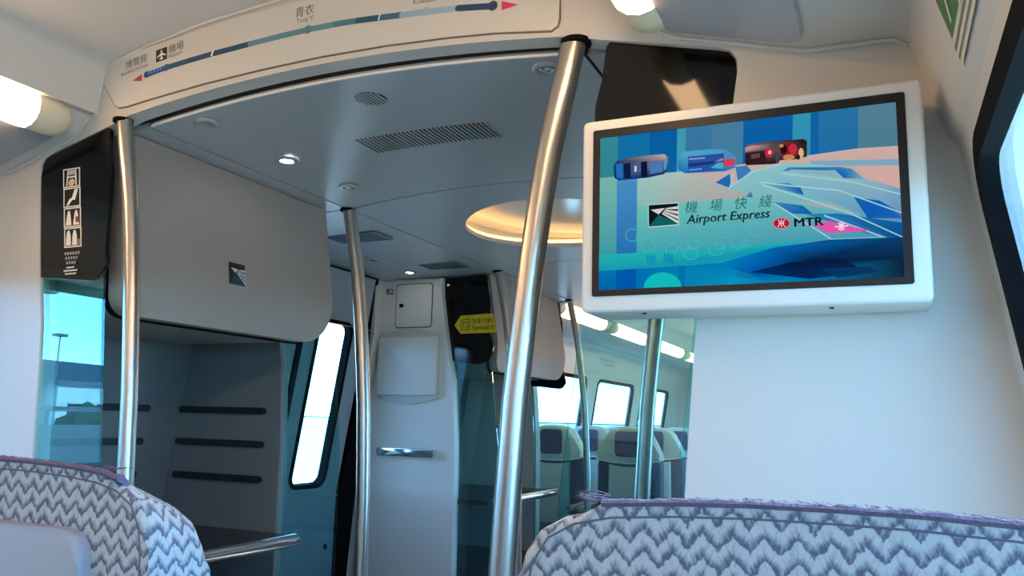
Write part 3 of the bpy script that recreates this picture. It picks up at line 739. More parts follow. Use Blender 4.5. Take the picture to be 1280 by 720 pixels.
# ------------------------------------------------------------------ lettered column beside the far rack
ZC = (.02, .4, .8, 1.1, 1.3, 1.47, 1.6, 1.8, 1.96)
bm = B()
xi = [(interp(OUT, z) - .012 if z < 1.3 else interp(OUT, z) - .010, z) for z in ZC] + [(1.055, 2.075)]
xo_ = [(1.470, 2.075), (1.478, 1.755)] + [(1.50, 1.47), (1.53, 1.2), (1.56, .8), (1.57, .02)]
prism(bm, [(-x, Y3 - .03, z) for x, z in xi + xo_], (0, .06, 0), bevel=.012, seg=3)
col = thing('equipment_column', 'pale grey equipment column with a hatch, raised box and chrome handle', 'column', (-1.25, Y3, 0))
link('column_panel', bm, 'column', col)
YF = Y3 - .031
bm = B(); prism(bm, [(x, YF, z) for x, z in rrect(-1.362, -1.108, 1.778, 2.047, .022, 5)], (0, .02, 0)); link('hatch_gap', bm, 'groove', col)
bm = B(); prism(bm, [(x, YF - .004, z) for x, z in rrect(-1.356, -1.114, 1.784, 2.041, .018, 5)], (0, .012, 0), bevel=.002, seg=1); hd = link('hatch_door', bm, 'column', col)
bm = B(); box(bm, -1.335, -1.305, YF - .007, YF - .003, 1.905, 1.925, .002, 1); link('latch', bm, 'rubber', hd)
p = Print(lambda u, v, l: (u, YF - .0005 - l, v), .0003); p.text('B2', -1.408, 2.004, .05, (52, 52, 54), heavy=.0008); p.build('lettering', 'ink', col)
lens = [(-1.455, 1.725)] + [(-1.455 + .43 * i / 12, 1.728 + .045 * math.sin(PI * i / 12)) for i in range(13)] + [(-1.022, 1.39)] + [(-1.025 - .43 * i / 12, 1.372 - .040 * math.sin(PI * i / 12)) for i in range(13)]
bm = B(); prism(bm, [(x, YF - .022, z) for x, z in lens], (0, .04, 0), bevel=.014, seg=3); bx = link('raised_box', bm, 'column2', col)
bm = B(); prism(bm, [(x, YF - .042, z) for x, z in rrect(-1.448, -1.046, 1.378, 1.722, .015, 4)], (0, .024, 0), bevel=.01, seg=3); link('box_cover', bm, 'column', bx)
bm = B(); prism(bm, [(x, YF - .052, z) for x, z in rrect(-1.415, -1.035, 1.030, 1.077, .012, 4)], (0, .012, 0), bevel=.004, seg=2)
for x in (-1.395, -1.055): box(bm, x - .014, x + .014, YF - .045, YF + .01, 1.036, 1.071)
link('handle', bm, 'chrome', col, label='chrome bar handle')

# far rack's second end and the far-bulkhead step are covered by wall_bulkhead

# ------------------------------------------------------------------ television
YT = 1.50
tv = thing('television', 'wide wall-mounted television in a cream casing showing a blue travel advert', 'television', (1.07, YT + .12, 1.46))
sc_ = .9677
def tx(x): return 1.3018 + (x - 1.3018) * sc_
def tz(z): return 1.25 + (z - 1.25) * sc_
X0, X1, Z0, Z1 = tx(.750), tx(1.387), tz(1.468), tz(1.871)
bm = B(); prism(bm, [(x, YT, z) for x, z in rrect(X0, X1, Z0, Z1, .012, 4)], (0, .122, 0), bevel=.007, seg=3); link('casing', bm, 'tv', tv)
bx0, bx1, bz0, bz1 = tx(.7745), tx(1.358), tz(1.500), tz(1.848)
bm = B(); ringsheet(bm, rrect(bx0, bx1, bz0, bz1, .003, 1), rrect(tx(.789), tx(1.343), tz(1.5125), tz(1.831), .001, 1), lambda x, z: (x, YT - .003, z), (0, .006, 0)); link('bezel', bm, 'bezel', tv, smooth=False)
for x in (X0 + .12, X1 - .16):
    bm = B(); lathe(bm, [(.004, 0), (.004, -.002)], (x, YT + .03, Z0), 8); link('screw', bm, 'rubber', tv)
H_ = (0.00112324392, -1.01654842e-20, -0.0359438054, -7.98576182e-05, -0.001911138, 1.34417432, 0.000138600057, 4.9232193e-05)
su0, su1, sv0, sv1 = tx(.789), tx(1.343), tz(1.5125), tz(1.831)
def art(x, y, l):
    w_ = H_[6] * x + H_[7] * y + 1
    u, v = (H_[0] * x + H_[1] * y + H_[2]) / w_, (H_[3] * x + H_[4] * y + H_[5]) / w_
    u = min(1, max(0, u)); v = min(1, max(0, v))
    return (su0 + (su1 - su0) * u, YT - .0006 - l, sv0 + (sv1 - sv0) * v)
p = Print(art, .00004)
def bg(x0, x1, ct, cb, yt=20, yb=720): p.poly([(x0, yt), (x1, yt), (x1, yb), (x0, yb)], [ct, ct, cb, cb])
bg(20, 1100, (24, 104, 166), (20, 110, 160))
# upper wall of blue panels
for x0, x1, ct, cb in ((20, 94, (52, 134, 146), (40, 132, 140)), (94, 205, (16, 108, 164), (18, 112, 158)), (205, 300, (8, 92, 156), (10, 100, 160)), (300, 330, (60, 150, 176), (70, 160, 170)),
                       (330, 420, (58, 118, 160), (50, 110, 160)), (420, 530, (70, 122, 156), (60, 128, 166)), (530, 700, (12, 96, 164), (10, 84, 156)), (700, 762, (50, 144, 176), (48, 140, 176)),
                       (762, 790, (14, 96, 160), (14, 100, 164)), (790, 925, (40, 112, 160), (20, 104, 168)), (925, 1110, (82, 126, 148), (64, 120, 142))): bg(x0, x1, ct, cb, 20, 330)
# pale ground running to the right
p.poly([(20, 312), (160, 302), (300, 292), (420, 280), (540, 266), (760, 238), (925, 216), (1110, 204), (1110, 480), (20, 640)],
       [(130, 186, 178), (150, 196, 186), (170, 190, 182), (186, 178, 172), (176, 176, 182), (202, 176, 172), (208, 172, 166), (206, 168, 160), (120, 176, 200), (24, 160, 172)])
p.poly([(20, 420), (600, 380), (1110, 470), (1110, 640), (20, 640)], [(110, 190, 178), (110, 186, 186), (80, 160, 190), (20, 120, 170), (20, 150, 168)])
p.poly([(92, 308), (163, 302), (163, 720), (92, 720)], [(70, 142, 192), (70, 142, 192), (0, 92, 170), (0, 92, 170)])
p.poly([(20, 312), (92, 308), (92, 640), (20, 640)], [(120, 178, 170), (120, 178, 170), (20, 148, 160), (20, 148, 160)])
# pink/white wedges
p.poly([(372, 300), (556, 270), (486, 352)], (192, 170, 170)); p.poly([(905, 276), (1110, 268), (1110, 352), (950, 320)], (206, 168, 160)); p.poly([(760, 258), (1110, 250), (1110, 272), (770, 276)], (124, 166, 190))
# pale spider-web lattice
p.poly([(480, 352), (560, 290), (660, 268), (800, 270), (960, 322), (1110, 352), (1110, 480), (1000, 470), (830, 400), (640, 400)], [(130, 186, 192), (134, 192, 196), (132, 196, 196), (128, 190, 196), (140, 178, 190), (120, 160, 190), (90, 140, 190), (70, 140, 186), (110, 176, 190), (120, 180, 184)])
blu = (16, 98, 176)
p.poly([(668, 292), (690, 280), (866, 280), (905, 286), (950, 322), (878, 318), (848, 290)], [(60, 130, 176), (40, 110, 172), blu, (60, 140, 190), (120, 170, 190), (20, 90, 170), blu])
p.poly([(690, 286), (846, 292), (868, 316), (800, 306), (700, 294)], (132, 176, 186))
p.poly([(600, 334), (686, 334), (730, 350), (742, 376), (650, 352)], [(110, 170, 190), (40, 120, 180), (10, 84, 168), (14, 96, 176), (100, 160, 186)])
p.poly([(912, 384), (1000, 396), (1075, 436), (1075, 458), (960, 456)], [blu, (14, 96, 180), (90, 140, 190), (30, 100, 180), (10, 88, 172)])
p.poly([(636, 398), (738, 412), (772, 440), (690, 440)], [(60, 130, 180), (16, 100, 172), (10, 92, 166), (20, 112, 172)])
p.poly([(436, 330), (486, 300), (492, 352)], (30, 104, 176)); p.poly([(505, 276), (545, 272), (560, 290), (515, 330)], (60, 120, 180)); p.poly([(540, 380), (560, 362), (566, 384)], (70, 120, 170))
p.poly([(740, 440), (860, 440), (1110, 470), (1110, 530), (960, 510)], [(40, 130, 180), (30, 110, 170), (10, 90, 160), (6, 76, 140), (40, 120, 170)])
for l_ in ([(586, 330), (700, 344), (860, 360), (1110, 436)], [(600, 340), (760, 392), (900, 440), (1110, 520)], [(660, 300), (900, 330), (1110, 372)], [(480, 352), (560, 296), (660, 270)], [(640, 404), (840, 530)], [(486, 352), (500, 300)], [(810, 446), (1020, 524)]): p.line(l_, 5, (156, 204, 208))
# soft teal foreground, water wave
p.poly([(20, 580), (420, 560), (640, 540), (830, 516), (640, 560), (420, 610), (20, 640)], [(30, 176, 176)] * 3 + [(60, 160, 180), (20, 150, 180), (20, 150, 180), (24, 150, 172)])
p.poly([(20, 636), (165, 628), (330, 618), (500, 604), (520, 720), (20, 720)], [(0, 116, 172), (0, 116, 172), (0, 126, 176), (0, 120, 180), (10, 140, 184), (0, 96, 176)])
p.poly([(92, 632), (163, 628), (163, 720), (92, 720)], (0, 86, 168)); p.poly([(310, 618), (332, 617), (332, 720), (310, 720)], (0, 112, 168))
p.poly([(440, 612), (640, 556), (830, 530), (1110, 520), (1110, 590), (760, 600), (560, 640)], [(0, 130, 190), (0, 100, 176), (4, 76, 138), (8, 62, 110), (10, 40, 70), (6, 34, 76), (0, 90, 170)])
p.poly([(440, 612), (560, 640), (760, 600), (1110, 590), (1110, 720), (620, 720)], [(0, 130, 190), (0, 70, 140), (4, 24, 60), (10, 34, 52), (14, 36, 56), (0, 130, 190)])
p.poly([(560, 640), (700, 606), (880, 600), (960, 640), (760, 664)], [(0, 44, 100), (4, 26, 66), (6, 24, 56), (6, 44, 90), (2, 40, 90)]); p.poly([(800, 630), (960, 622), (1000, 640), (860, 660)], (6, 52, 100))
p.poly([(480, 652), (660, 690), (640, 720), (480, 720)], [(0, 150, 196), (0, 120, 180), (0, 120, 180), (10, 150, 196)])
p.poly([(255 + 66 * math.cos(PI * i / 14), 694 - 54 * math.sin(PI * i / 14)) for i in range(15)], (16, 184, 186))
# magenta tile and small white star mark
p.poly([(772, 478), (830, 466), (968, 500), (828, 508)], (222, 84, 168))
for a in (-.5, .5): p.line([(870 - 22 * math.sin(a), 484 + 14 * math.cos(a)), (870 + 22 * math.sin(a), 484 - 14 * math.cos(a))], 5, (240, 210, 226))
p.line([(848, 486), (894, 482)], 5, (240, 210, 226)); p.line([(870, 468), (870, 500)], 5, (240, 210, 226))
p.line([(830, 528), (1022, 522)], 4, (110, 180, 200))
scr_bg = p.build('screen', 'screen', tv, label='bright screen picture of a blue and teal hall')
top_l = p.layer * p.step
def art2(x, y, l): return art(x, y, l + top_l + .0002)
# three floating capsules
def capsule(pts_, name, fn, lab):
    q_ = Print(art2, .00005); fn(q_); q_.build('capsule', 'screen', scr_bg, label=lab)
def c1(q_):
    q_.poly([(80, 268), (92, 252), (120, 244), (200, 234), (255, 230), (272, 240), (272, 280), (258, 300), (200, 312), (100, 321), (84, 312)], [(20, 70, 130), (30, 60, 100), (60, 70, 90), (120, 120, 130), (170, 150, 150), (120, 120, 140), (20, 60, 120), (16, 40, 90), (10, 34, 84), (14, 50, 120), (10, 40, 110)])
    q_.poly([(100, 250), (200, 236), (262, 232), (266, 250), (140, 258)], [(70, 72, 84), (140, 134, 140), (206, 176, 170), (160, 140, 146), (50, 60, 84)])
    q_.poly([(88, 264), (112, 262), (114, 314), (92, 312)], (30, 108, 180)); q_.poly([(116, 262), (140, 260), (142, 312), (118, 314)], (10, 30, 70)); q_.poly([(176, 258), (198, 254), (200, 308), (178, 310)], (8, 22, 56))
    q_.poly([(208, 262), (252, 254), (254, 292), (210, 300)], (70, 120, 176)); q_.poly([(154, 272), (162, 270), (162, 290), (154, 292)], (170, 210, 236)); q_.poly([(258, 252), (268, 250), (266, 282), (258, 288)], (80, 150, 200))
capsule(None, 'capsule', c1, 'dark blue capsule at the left')
def c2(q_):
    q_.poly([(304, 240), (330, 222), (420, 214), (470, 216), (508, 244), (505, 280), (470, 292), (330, 298), (308, 284)], [(60, 150, 196), (80, 170, 200), (60, 140, 186), (70, 150, 190), (80, 140, 180), (60, 120, 180), (40, 110, 180), (16, 110, 180), (10, 110, 184)])
    q_.poly([(462, 252), (500, 248), (506, 256), (498, 272), (462, 276)], (206, 60, 90))
    q_.poly([(340, 240), (465, 230), (466, 286), (341, 296)], [(40, 84, 160), (44, 70, 150), (40, 90, 160), (24, 74, 160)])
    q_.poly([(344, 246), (400, 242), (400, 248), (344, 252)], (120, 150, 210)); q_.poly([(344, 264), (430, 256), (430, 266), (344, 276)], (30, 50, 120)); q_.poly([(344, 284), (390, 280), (390, 286), (344, 290)], (100, 140, 206)); q_.poly([(420, 280), (446, 262), (464, 262), (464, 284)], (70, 170, 190)); q_.poly([(436, 258), (462, 246), (462, 254)], (206, 130, 130))
capsule(None, 'capsule', c2, 'blue capsule with a printed card in the middle')
def c3(q_):
    q_.poly([(538, 212), (548, 200), (640, 188), (740, 183), (752, 190), (752, 244), (640, 268), (544, 272), (538, 258)], [(150, 120, 124), (110, 90, 96), (50, 34, 40), (30, 20, 26), (50, 30, 30), (60, 40, 36), (30, 20, 30), (40, 20, 30), (40, 26, 34)])
    q_.poly([(540, 212), (560, 204), (620, 200), (625, 214), (540, 226)], [(196, 160, 160), (190, 150, 150), (120, 90, 96), (100, 76, 84), (160, 130, 134)])
    q_.poly([(538, 230), (608, 222), (610, 268), (542, 272)], (46, 26, 32)); q_.poly([(560, 234), (590, 230), (590, 246), (560, 250)], (96, 70, 74)); q_.disc(622, 230, 15, 16, (190, 40, 60)); q_.disc(624, 228, 6, 7, (230, 180, 170), 10)
    q_.disc(690, 224, 28, 30, (130, 26, 34)); q_.disc(704, 218, 15, 19, (196, 40, 66)); q_.disc(672, 218, 12, 16, (40, 14, 18)); q_.disc(664, 206, 8, 6, (190, 130, 100)); q_.disc(690, 246, 20, 10, (196, 130, 90)); q_.poly([(660, 256), (700, 252), (690, 268), (652, 268)], (200, 170, 150)); q_.disc(732, 232, 9, 18, (216, 180, 130)); q_.disc(722, 246, 7, 9, (50, 20, 22)); q_.poly([(646, 238), (656, 236), (656, 266), (646, 268)], (50, 70, 110))
capsule(None, 'capsule', c3, 'dark capsule with red and orange figures at the right')
q_ = Print(art2, .00004)
for (x, y, r_) in ((205, 548, 24), (236, 527, 18), (285, 556, 20), (288, 530, 15), (352, 575, 24), (360, 545, 18), (400, 528, 20), (440, 562, 24), (515, 538, 24), (540, 542, 12), (575, 494, 26), (562, 492, 14), (190, 500, 22), (175, 520, 12), (468, 512, 14), (330, 550, 16), (455, 548, 14), (150, 512, 24), (180, 430, 14), (470, 476, 12)): q_.ring(x, y, r_, r_ * .85, 2.6, (72, 182, 184), 14)
q_.build('bubble_rings', 'screen', scr_bg, label='faint pale bubble rings')
q_ = Print(art2, .00004)
q_.poly([(202, 405), (308, 398), (312, 478), (203, 486)], (176, 204, 204)); q_.poly([(205, 408), (306, 402), (309, 474), (206, 482)], (10, 22, 28)); q_.poly([(206, 480), (240, 442), (309, 472)], (12, 96, 92))
q_.poly([(212, 424), (262, 418), (240, 440)], (214, 206, 206))
for i_, (a, b) in enumerate(((412, 422), (429, 440), (446, 457), (462, 473))):
    t0, t1 = i_ / 4, i_ / 4 + .19
    q_.poly([(266 - 16 * t0, 418 + 22 * t0), (306.5 + i_ * .6, a), (307 + i_ * .6, b), (266 - 16 * t1, 418 + 22 * t1)], (206, 206, 204))
q_.build('emblem', 'screen', scr_bg, label='square emblem of rails running to the horizon')
q_ = Print(art2, .00004)
for i_, ch in enumerate('機場快綫'): q_.text(ch, 350 + 85.5 * i_, 416 - 6.2 * i_, 46, (24, 104, 98), -.07 * -1, .25, flip=-1)
q_.text('Airport Express', 480, 447, 43, (18, 46, 54), .075, .22, flip=-1, wide=1.03, heavy=1.1)
q_.line([(322, 470), (640, 453)], 1.6, (60, 140, 140)); q_.build('lettering', 'screen', scr_bg)
q_ = Print(art2, .00004)
q_.disc(665, 473, 30, 20, (216, 130, 140)); q_.disc(665, 473, 27, 17, (176, 24, 48))
wq = (240, 220, 222); q_.line([(665, 460), (665, 486)], 2.6, wq); q_.line([(655, 473.5), (675, 472.5)], 2.6, wq)
for s_ in (-1, 1): q_.line([(665 + 12 * s_, 461), (665 + 6 * s_, 467), (665 + 6 * s_, 478), (665 + 13 * s_, 485)], 2.6, wq)
q_.text('MTR', 757, 468, 40, (16, 22, 34), .05, 0, flip=-1, wide=1.28, heavy=1.7); q_.build('lettering', 'screen', scr_bg)
q_ = Print(art2, .00004); q_.text('機', 215, 596, 38, (10, 130, 184), .05, flip=-1); q_.text('場', 275, 592, 42, (10, 124, 180), .05, flip=-1); q_.build('lettering', 'screen', scr_bg)

# ------------------------------------------------------------------ ceiling lights
def lamp(side, y0, y1, label, group):
    t = thing('ceiling_light', label, 'light', (side * .88, (y0 + y1) / 2, 2.08), group)
    c = (side * .897, 2.096); r_ = .058
    def arcp(a): return (c[0] + side * r_ * math.cos(a), c[1] + r_ * math.sin(a))
    A = [math.radians(205 + 150 * i / 12) for i in range(13)]
    A = [math.radians(95 + 350 * i / 14) for i in range(15)]
    def seg(a, b, m, nm, cap=None):
        bm = B(); rings = []
        n = 5 if cap else 2
        for i in range(n):
            f = i / (n - 1); y = a + (b - a) * f
            sc = 1.0
            if cap: sc = math.sqrt(max(0.0, 1 - (max(0, f - .6) / .4) ** 2 * .75))
            rings.append([bm.verts.new((c[0] + (arcp(q)[0] - c[0]) * sc, y, c[1] + (arcp(q)[1] - c[1]) * sc)) for q in A])
        for p_, q2 in zip(rings, rings[1:]):
            for j in range(len(A) - 1): bm.faces.new((p_[j], p_[j + 1], q2[j + 1], q2[j]))
        if cap: bm.faces.new(rings[-1])
        return link(nm, bm, m, t)
    e = min(.12, (y1 - y0) * .08)
    seg(y0 + e, y1 - e, 'lamp', 'diffuser'); seg(y1 - e, y1, 'cap', 'end_cap', True); seg(y0 + e, y0, 'cap', 'end_cap', True)
    bm = B(); box(bm, side * .897 - .02, side * .897 + .02, y0 + .02, y1 - .02, 2.140, 2.150); link('tray', bm, 'cover', t, smooth=False)
lamp(-1, .02, 1.575, 'curved cream ceiling light at the left, its end beside the route map', 'ceiling lights of the near bay')
lamp(1, .02, 1.575, 'curved cream ceiling light above the television', 'ceiling lights of the near bay')
lamp(-1, -2.4, -.1, 'curved ceiling light on the left, behind the viewpoint', 'ceiling lights of the near bay'); lamp(1, -2.4, -.1, 'curved ceiling light on the right, behind the viewpoint', 'ceiling lights of the near bay')
for i, (a, b, nm) in enumerate(((5.60, 6.80, 'nearest'), (6.95, 8.20, 'second'), (8.35, 9.80, 'third'), (9.95, 11.4, 'farthest'))):
    lamp(-1, a, b, '%s bright ceiling light along the left of the far bay' % nm, 'ceiling lights of the far bay')
    if i in (0, 2): lamp(1, a, b + 1.2, '%s bright ceiling light along the right of the far bay' % ('nearer' if i == 0 else 'farther'), 'ceiling lights of the far bay')

# ------------------------------------------------------------------ near seats (seen from behind)
def boxuv(o):
    me = o.data; uv = me.uv_layers.new(name='UVMap')
    for f in me.polygons:
        n = f.normal
        for li in f.loop_indices:
            c = me.vertices[me.loops[li].vertex_index].co
            if abs(n.y) > .6: u, v = c.x, c.z
            elif abs(n.x) > .6: u, v = c.y + .31, c.z
            else: u, v = c.x, c.z + c.y * (1 if n.y <= 0 else -1)
            uv.data[li].uv = (u, v)
def near_seat(cx, y, label, tr=.172, th=.11):
    t = thing('passenger_seat', label, 'seat', (cx, y, 0), 'seats in front of the viewpoint')
    half_ = [(.25, .42), (.25, 1.08), (.249, 1.115), (.243, 1.145), (.229, 1.166), (.205, 1.179), (.172, 1.186), (.12, 1.190), (.06, 1.1925)]
    outl = [(x, z) for x, z in half_] + [(0, 1.193)] + [(-x, z) for x, z in reversed(half_)]
    bm = B(); prism(bm, [(cx + x, y, z) for x, z in outl], (0, th, 0), bevel=.016, seg=4, bevel_back=True)
    for v in bm.verts:
        if v.co.z > .95: v.co.z -= (v.co.y - y) * .45 * min(1, (v.co.z - .95) / .2)
    o = link('backrest', bm, 'fabric', t); boxuv(o)
    ins = [(x * .985 if x else 0, z - .004) for x, z in outl]
    bm = B(); tube(bm, [(cx + x * .955, y - .0002, z - .0105) for x, z in outl], .0009, 6); link('seam', bm, 'seam', t)
    bm = B(); prism(bm, [(cx + x, y - .017, z) for x, z in rrect(-.170, .170, .50, 1.128, (.03, .03, .032, .032), 6)], (0, .02, 0), bevel=.008, seg=3); link('rear_shell', bm, 'seatplastic', t)
    # purple fastening tape for the head cloth
    bm = B(); rnd = random.Random(int(cx * 100)); rings = []
    N = 60; xs_ = [-.172 + (.172 + tr) * i / N for i in range(N + 1)]
    def zt(x): 
        x = abs(x); tb = sorted((a, b) for a, b in half_[4:]); tb = [(0, 1.193)] + tb
        return interp(tb, x)
    for x in xs_:
        j = rnd.uniform(-.0012, .0012); z = zt(x) - .0005
        rings.append([bm.verts.new((cx + x, y + dy, z + dz + j * (dz > .002))) for dy, dz in ((-.002, -.0015), (-.004, .001), (-.003, .0032), (.003, .0036), (.010, -.001), (.011, -.008))])
    for a, b in zip(rings, rings[1:]):
        for q in range(5): bm.faces.new((a[q], a[q + 1], b[q + 1], b[q]))
        bm.faces.new((a[5], a[0], b[0], b[5]))
    bm.faces.new(rings[0]); bm.faces.new(list(reversed(rings[-1])))
    tp = link('fastening_tape', bm, 'purple', t, label='fuzzy purple tape along the top')
    bm = B()
    for i in range(220):
        x = rnd.uniform(-.172, tr); z = zt(x) + .004; yy_ = y + rnd.uniform(-.004, .008)
        d = Vector((rnd.uniform(-.006, .006), rnd.uniform(-.004, .002), rnd.uniform(.0003, .0022)))
        a = Vector((cx + x, yy_, z - .001)); s_ = Vector((.0004, 0, .0002))
        bm.faces.new([bm.verts.new(a - s_), bm.verts.new(a + s_), bm.verts.new(a + d)])
    for i in range(26):
        sx = -1 if i % 3 else 1
        a = Vector((cx + sx * .171, y + rnd.uniform(-.003, .02), zt(.171) + rnd.uniform(.001, .006)))
        tube(bm, [a, a + Vector((sx * rnd.uniform(.006, .014), rnd.uniform(-.004, .004), rnd.uniform(-.002, .003))), a + Vector((sx * rnd.uniform(.016, .03), rnd.uniform(-.008, .006), rnd.uniform(-.003, .004)))], [.0004, .0003, .00015], 4)
    fz = link('frayed_threads', bm, 'purple', tp, smooth=False); fz['kind'] = 'stuff'
    bm = B(); box(bm, cx - .25, cx + .25, y + .10, y + .58, .36, .48, .04, 3); o = link('seat_cushion', bm, 'fabric', t); boxuv(o)
    bm = B(); box(bm, cx - .2, cx + .2, y + .12, y + .5, 0, .07, .01, 1); box(bm, cx - .06, cx + .06, y + .2, y + .42, .05, .38, .01, 1); link('pedestal', bm, 'seatplastic', t)
    for s_ in (-1, 1):
        if cx + s_ * .28 > 1.5: continue
        bm = B(); box(bm, cx + s_ * .275 - .022, cx + s_ * .275 + .022, y + .06, y + .45, .62, .66, .012, 2); box(bm, cx + s_ * .275 - .02, cx + s_ * .275 + .02, y + .05, y + .12, .40, .64, .01, 1); link('armrest', bm, 'seatplastic', t)
near_seat(.385, .62, 'chevron-patterned seat back at the lower left, its grey rear shell in view', .200, .085)
near_seat(1.263, .65, 'chevron-patterned seat back below the television at the lower right')

# ------------------------------------------------------------------ far seats (facing us)
def far_seat(cx, y, label):
    t = thing('passenger_seat', label, 'seat', (cx, y, 0), 'seats of the far bay facing the vestibule')
    h = [(.25, .45), (.25, .93), (.24, .975), (.205, 1.0), (.185, 1.09), (.165, 1.15), (.135, 1.185), (.08, 1.20), (0, 1.203)]
    full = h + [(-x, z) for x, z in reversed(h[:-1])]
    bm = B(); prism(bm, [(cx + x, y, z) for x, z in full], (0, .12, 0), bevel=.03, seg=3); link('backrest', bm, 'seatdark', t)
    # pale head cover with white piped lower edge
    hc = [(.255, .985), (.235, 1.0), (.20, 1.11), (.175, 1.165), (.14, 1.198), (.08, 1.213), (0, 1.216)]
    hf = [(-.25, .975), (-.12, .955), (0, .95), (.12, .955), (.25, .975)] + hc + [(-x, z) for x, z in reversed(hc[:-1])]
    bm = B(); prism(bm, [(cx + x, y - .022, z) for x, z in hf], (0, .155, 0), bevel=.02, seg=3, bevel_back=True); hcv = link('head_cover', bm, 'seatpale', t, label='pale head cover')
    bm = B(); tube(bm, [(cx + x, y - .024, z) for x, z in ((-.25, .974), (-.12, .954), (0, .949), (.12, .954), (.25, .974))], .006, 8); tube(bm, [(cx + x, y + .05, z + .006) for x, z in [(-x, z) for x, z in hc] + list(reversed(hc))][:len(hc)] , .005, 6); tube(bm, [(cx + x, y + .05, z + .004) for x, z in hc], .005, 6); link('piping_and_rim_light', bm, 'seatwhite', hcv)  # lower tube is piping; the outline tubes paint the bright rim light white
    bm = B(); prism(bm, [(cx + x, y - .05, z) for x, z in rrect(-.092, .092, 1.0, 1.19, .03, 5)], (0, .04, 0), bevel=.015, seg=3); link('headrest_pad', bm, 'headpad', t, label='purple headrest pad')
    bm = B(); prism(bm, [(cx + x, y - .025, z) for x, z in ((-.155, .46), (.155, .46), (.150, .94), (.06, .925), (-.06, .925), (-.150, .94))], (0, .05, 0), bevel=.015, seg=3); link('centre_panel', bm, 'seatpale', t, label='pale centre panel')
    bm = B(); box(bm, cx - .25, cx + .25, y - .48, y + .02, .34, .47, .04, 3); link('seat_cushion', bm, 'seatdark', t)
    bm = B(); box(bm, cx - .2, cx + .2, y - .35, y + .05, 0, .07, .01, 1); box(bm, cx - .06, cx + .06, y - .3, y - .08, .05, .36, .01, 1); link('pedestal', bm, 'seatplastic', t)
    for s_ in (-1, 1):
        bm = B(); box(bm, cx + s_ * .270 - .02, cx + s_ * .270 + .02, y - .34, y + .05, .60, .64, .012, 2); box(bm, cx + s_ * .270 - .018, cx + s_ * .270 + .018, y, y + .06, .40, .62, .01, 1); link('armrest', bm, 'seatplastic', t)
    return t
fs = far_seat(-1.13, 6.2, 'far bay seat in the nearest row by the window, beyond the shelf rail')
spots = [(-.505, 6.2, 'far bay seat in the nearest row by the aisle, left of the dark glass pole'), (-1.13, 7.1, 'far bay window seat in the second row, mostly hidden behind the nearest row'), (-.54, 7.1, 'far bay aisle seat in the second row, right of the dark glass pole'),
         (-1.13, 8.0, 'far bay window seat in the third row'), (-.53, 8.0, 'far bay aisle seat in the third row')]
for x, y, lab in spots:
    c = copy_tree(fs); c.location = (x, y, 0); c['label'] = lab

# faint seat-map sticker on the far wall and exit sticker on the near cove
st = thing('wall_sticker', 'faint outline diagram sticker above the far bay windows', 'sticker', (-1.386, 8.45, 1.88))
p = Print(lambda u, v, l: (-1.386 + .19 * (v - 1.9) * -1 + .004 + l, u, v), .0004)
gr_ = (120, 132, 132)
p.line([(8.18, 1.855), (8.18, 1.915), (8.66, 1.915), (8.66, 1.855), (8.30, 1.855)], .008, gr_); p.line([(8.24, 1.865), (8.32, 1.905), (8.38, 1.865), (8.44, 1.905), (8.5, 1.865), (8.6, 1.895)], .008, gr_); p.build('line_drawing', 'ink', st)
ex = thing('exit_sticker', 'green and white striped sticker above the window at the upper right', 'sticker', (1.39, .9, 1.86))
ca_ = Vector((1.430, 0, 1.780)); cb_ = Vector((1.384, 0, 1.94)); dd = (cb_ - ca_)
def on_cove(u, v, l): q2 = ca_ + dd * v; return (q2.x - .003 - l, u, q2.z)
p = Print(on_cove, .0003)
Ya = 1.30
p.poly([(Ya, 0), (Ya - .5, 0), (Ya - .5, .96), (Ya, .96)], (206, 206, 190)); p.poly([(Ya - .012, .24), (Ya - .48, .24), (Ya - .48, .92), (Ya - .012, .92)], (66, 112, 62))
for v in (.07, .16): p.line([(Ya - .005, v), (Ya - .48, v)], .035, (120, 128, 104))
p.line([(Ya - .05, .3), (Ya - .10, .75)], .012, (214, 222, 206)); p.line([(Ya - .11, .75), (Ya - .14, .2)], .012, (214, 222, 206)); p.line([(Ya - .07, .5), (Ya - .16, .5)], .05, (214, 222, 206))
p.line([(Ya - .22, .2), (Ya - .30, .8)], .014, (214, 222, 206)); p.line([(Ya - .34, .25), (Ya - .34, .8)], .014, (214, 222, 206))
p.build('printed_panel', 'ink', ex)

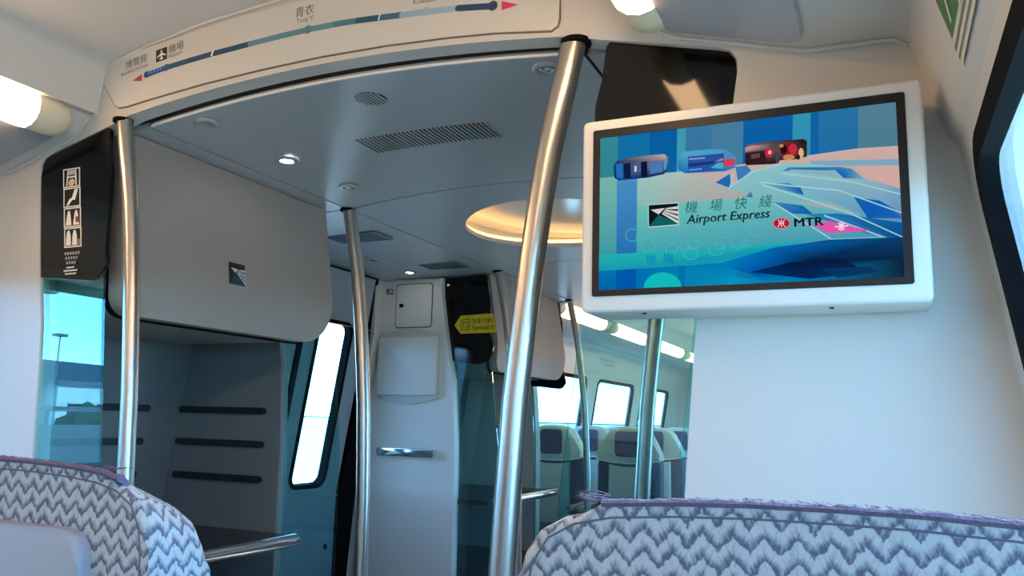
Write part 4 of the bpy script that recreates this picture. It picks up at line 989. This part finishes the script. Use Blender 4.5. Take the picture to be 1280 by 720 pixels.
# ------------------------------------------------------------------ outside
bm = B(); box(bm, -3000, 3000, -3000, 3000, -1.4, -1.25); struct('ground', bm, 'grass', smooth=False)
bm = B(); box(bm, -900, -2.2, 1.5, 900, -1.25, -1.2); struct('trackside_apron', bm, 'concrete', smooth=False)
bm = B(); box(bm, 2.2, 60, -60, 160, -1.25, -1.2); struct('trackside_apron', bm, 'concrete', smooth=False)
def ridge(name, label, cx, cy, length, h, depth, ang, seed, m='hill'):
    rnd = random.Random(seed); bm = B(); nx, ny = 40, 10; V = []
    ph = [rnd.uniform(0, 6.28) for _ in range(6)]
    for j in range(ny + 1):
        row = []
        for i in range(nx + 1):
            u = i / nx; v = j / ny
            e = math.sin(PI * u) ** .6 * math.sin(PI * v) ** 1.1
            hh = h * e * (.62 + .2 * math.sin(5 * u + ph[0]) + .12 * math.sin(11 * u + ph[1]) + .07 * math.sin(23 * u + 4 * v + ph[2]) + .05 * math.sin(17 * v + ph[3]))
            x = (u - .5) * length; y = (v - .5) * depth
            row.append(bm.verts.new((cx + x * math.cos(ang) - y * math.sin(ang), cy + x * math.sin(ang) + y * math.cos(ang), -1.25 + max(0, hh))))
        V.append(row)
    for j in range(ny):
        for i in range(nx): bm.faces.new((V[j][i], V[j][i + 1], V[j + 1][i + 1], V[j + 1][i]))
    o = link(name, bm, m); o['label'] = label; o['category'] = 'hill'
ridge('hill', 'hazy blue hill reflected in the left glass screen', -700, -640, 1500, 105, 500, 2.3, 1)
def clump(x, y, r, seed):
    rnd = random.Random(seed); bm = B(); bmesh.ops.create_icosphere(bm, subdivisions=3, radius=r)
    for v in bm.verts:
        n = v.co.normalized(); v.co *= 1 + .22 * math.sin(7 * n.x + seed) * math.sin(6 * n.y + 2 * seed) + .12 * rnd.uniform(-1, 1)
        v.co.z *= .9; v.co += Vector((x, y, -1.2 + r * .4))
    o = link('bush', bm, 'scrub'); o['label'] = 'dark green trackside bush seen only as a reflection'; o['category'] = 'bush'; o['group'] = 'trackside bushes'
for i in range(10): clump(-41 - random.uniform(0, 2), -48 + i * 5.4 + random.uniform(-.2, .2), random.uniform(1.95, 2.1), i)
gr = thing('guard_rail', 'low pale trackside fence reflected in the left glass screen', 'fence', (-30, -22, -1.25))
bm = B(); box(bm, -30.05, -29.95, -60, 10, 1.15, 1.35); link('rail_beam', bm, 'grey', gr, smooth=False)
bm = B(); box(bm, -30.05, -29.95, -60, 10, -1.0, .6); link('rail_beam', bm, 'grey', gr, smooth=False)
for i in range(18):
    bm = B(); box(bm, -30.14, -30.05, -60 + i * 4, -59.9 + i * 4, -1.25, 1.45); link('post', bm, 'grey', gr, smooth=False)
for i, (x, y, h) in enumerate(((-28.7, -18.1, 5.75), (-57.0, -40.2, 6.8))):
    t = thing('lamp_post', 'tall trackside lamp post with a flat head, %s' % ('the nearer of two' if i == 0 else 'the farther of two'), 'lamp post', (x, y, -1.25), 'trackside lamp posts')
    bm = B(); tube(bm, [(x, y, -1.25), (x, y, h)], [.09, .05], 10); link('mast', bm, 'grey', t)
    bm = B(); box(bm, x - .3, x + .3, y - .5, y + .5, h, h + .22, .04, 1); link('lamp_head', bm, 'grey', t)
t = thing('building', 'low white trackside building with a flat roof', 'building', (-49, -36, -1.25))
bm = B(); box(bm, -52, -47, -40, -33, -1.25, 2.8); link('wall', bm, 'white', t, smooth=False)
bm = B(); box(bm, -52.2, -46.8, -40.2, -32.8, 2.8, 3.05); link('roof', bm, 'grey', t, smooth=False)
for i in range(3):
    bm = B(); box(bm, -47.02, -46.9, -39.4 + i * 2.2, -38.2 + i * 2.2, .6, 1.6); link('window', bm, 'darkwin', t, smooth=False)
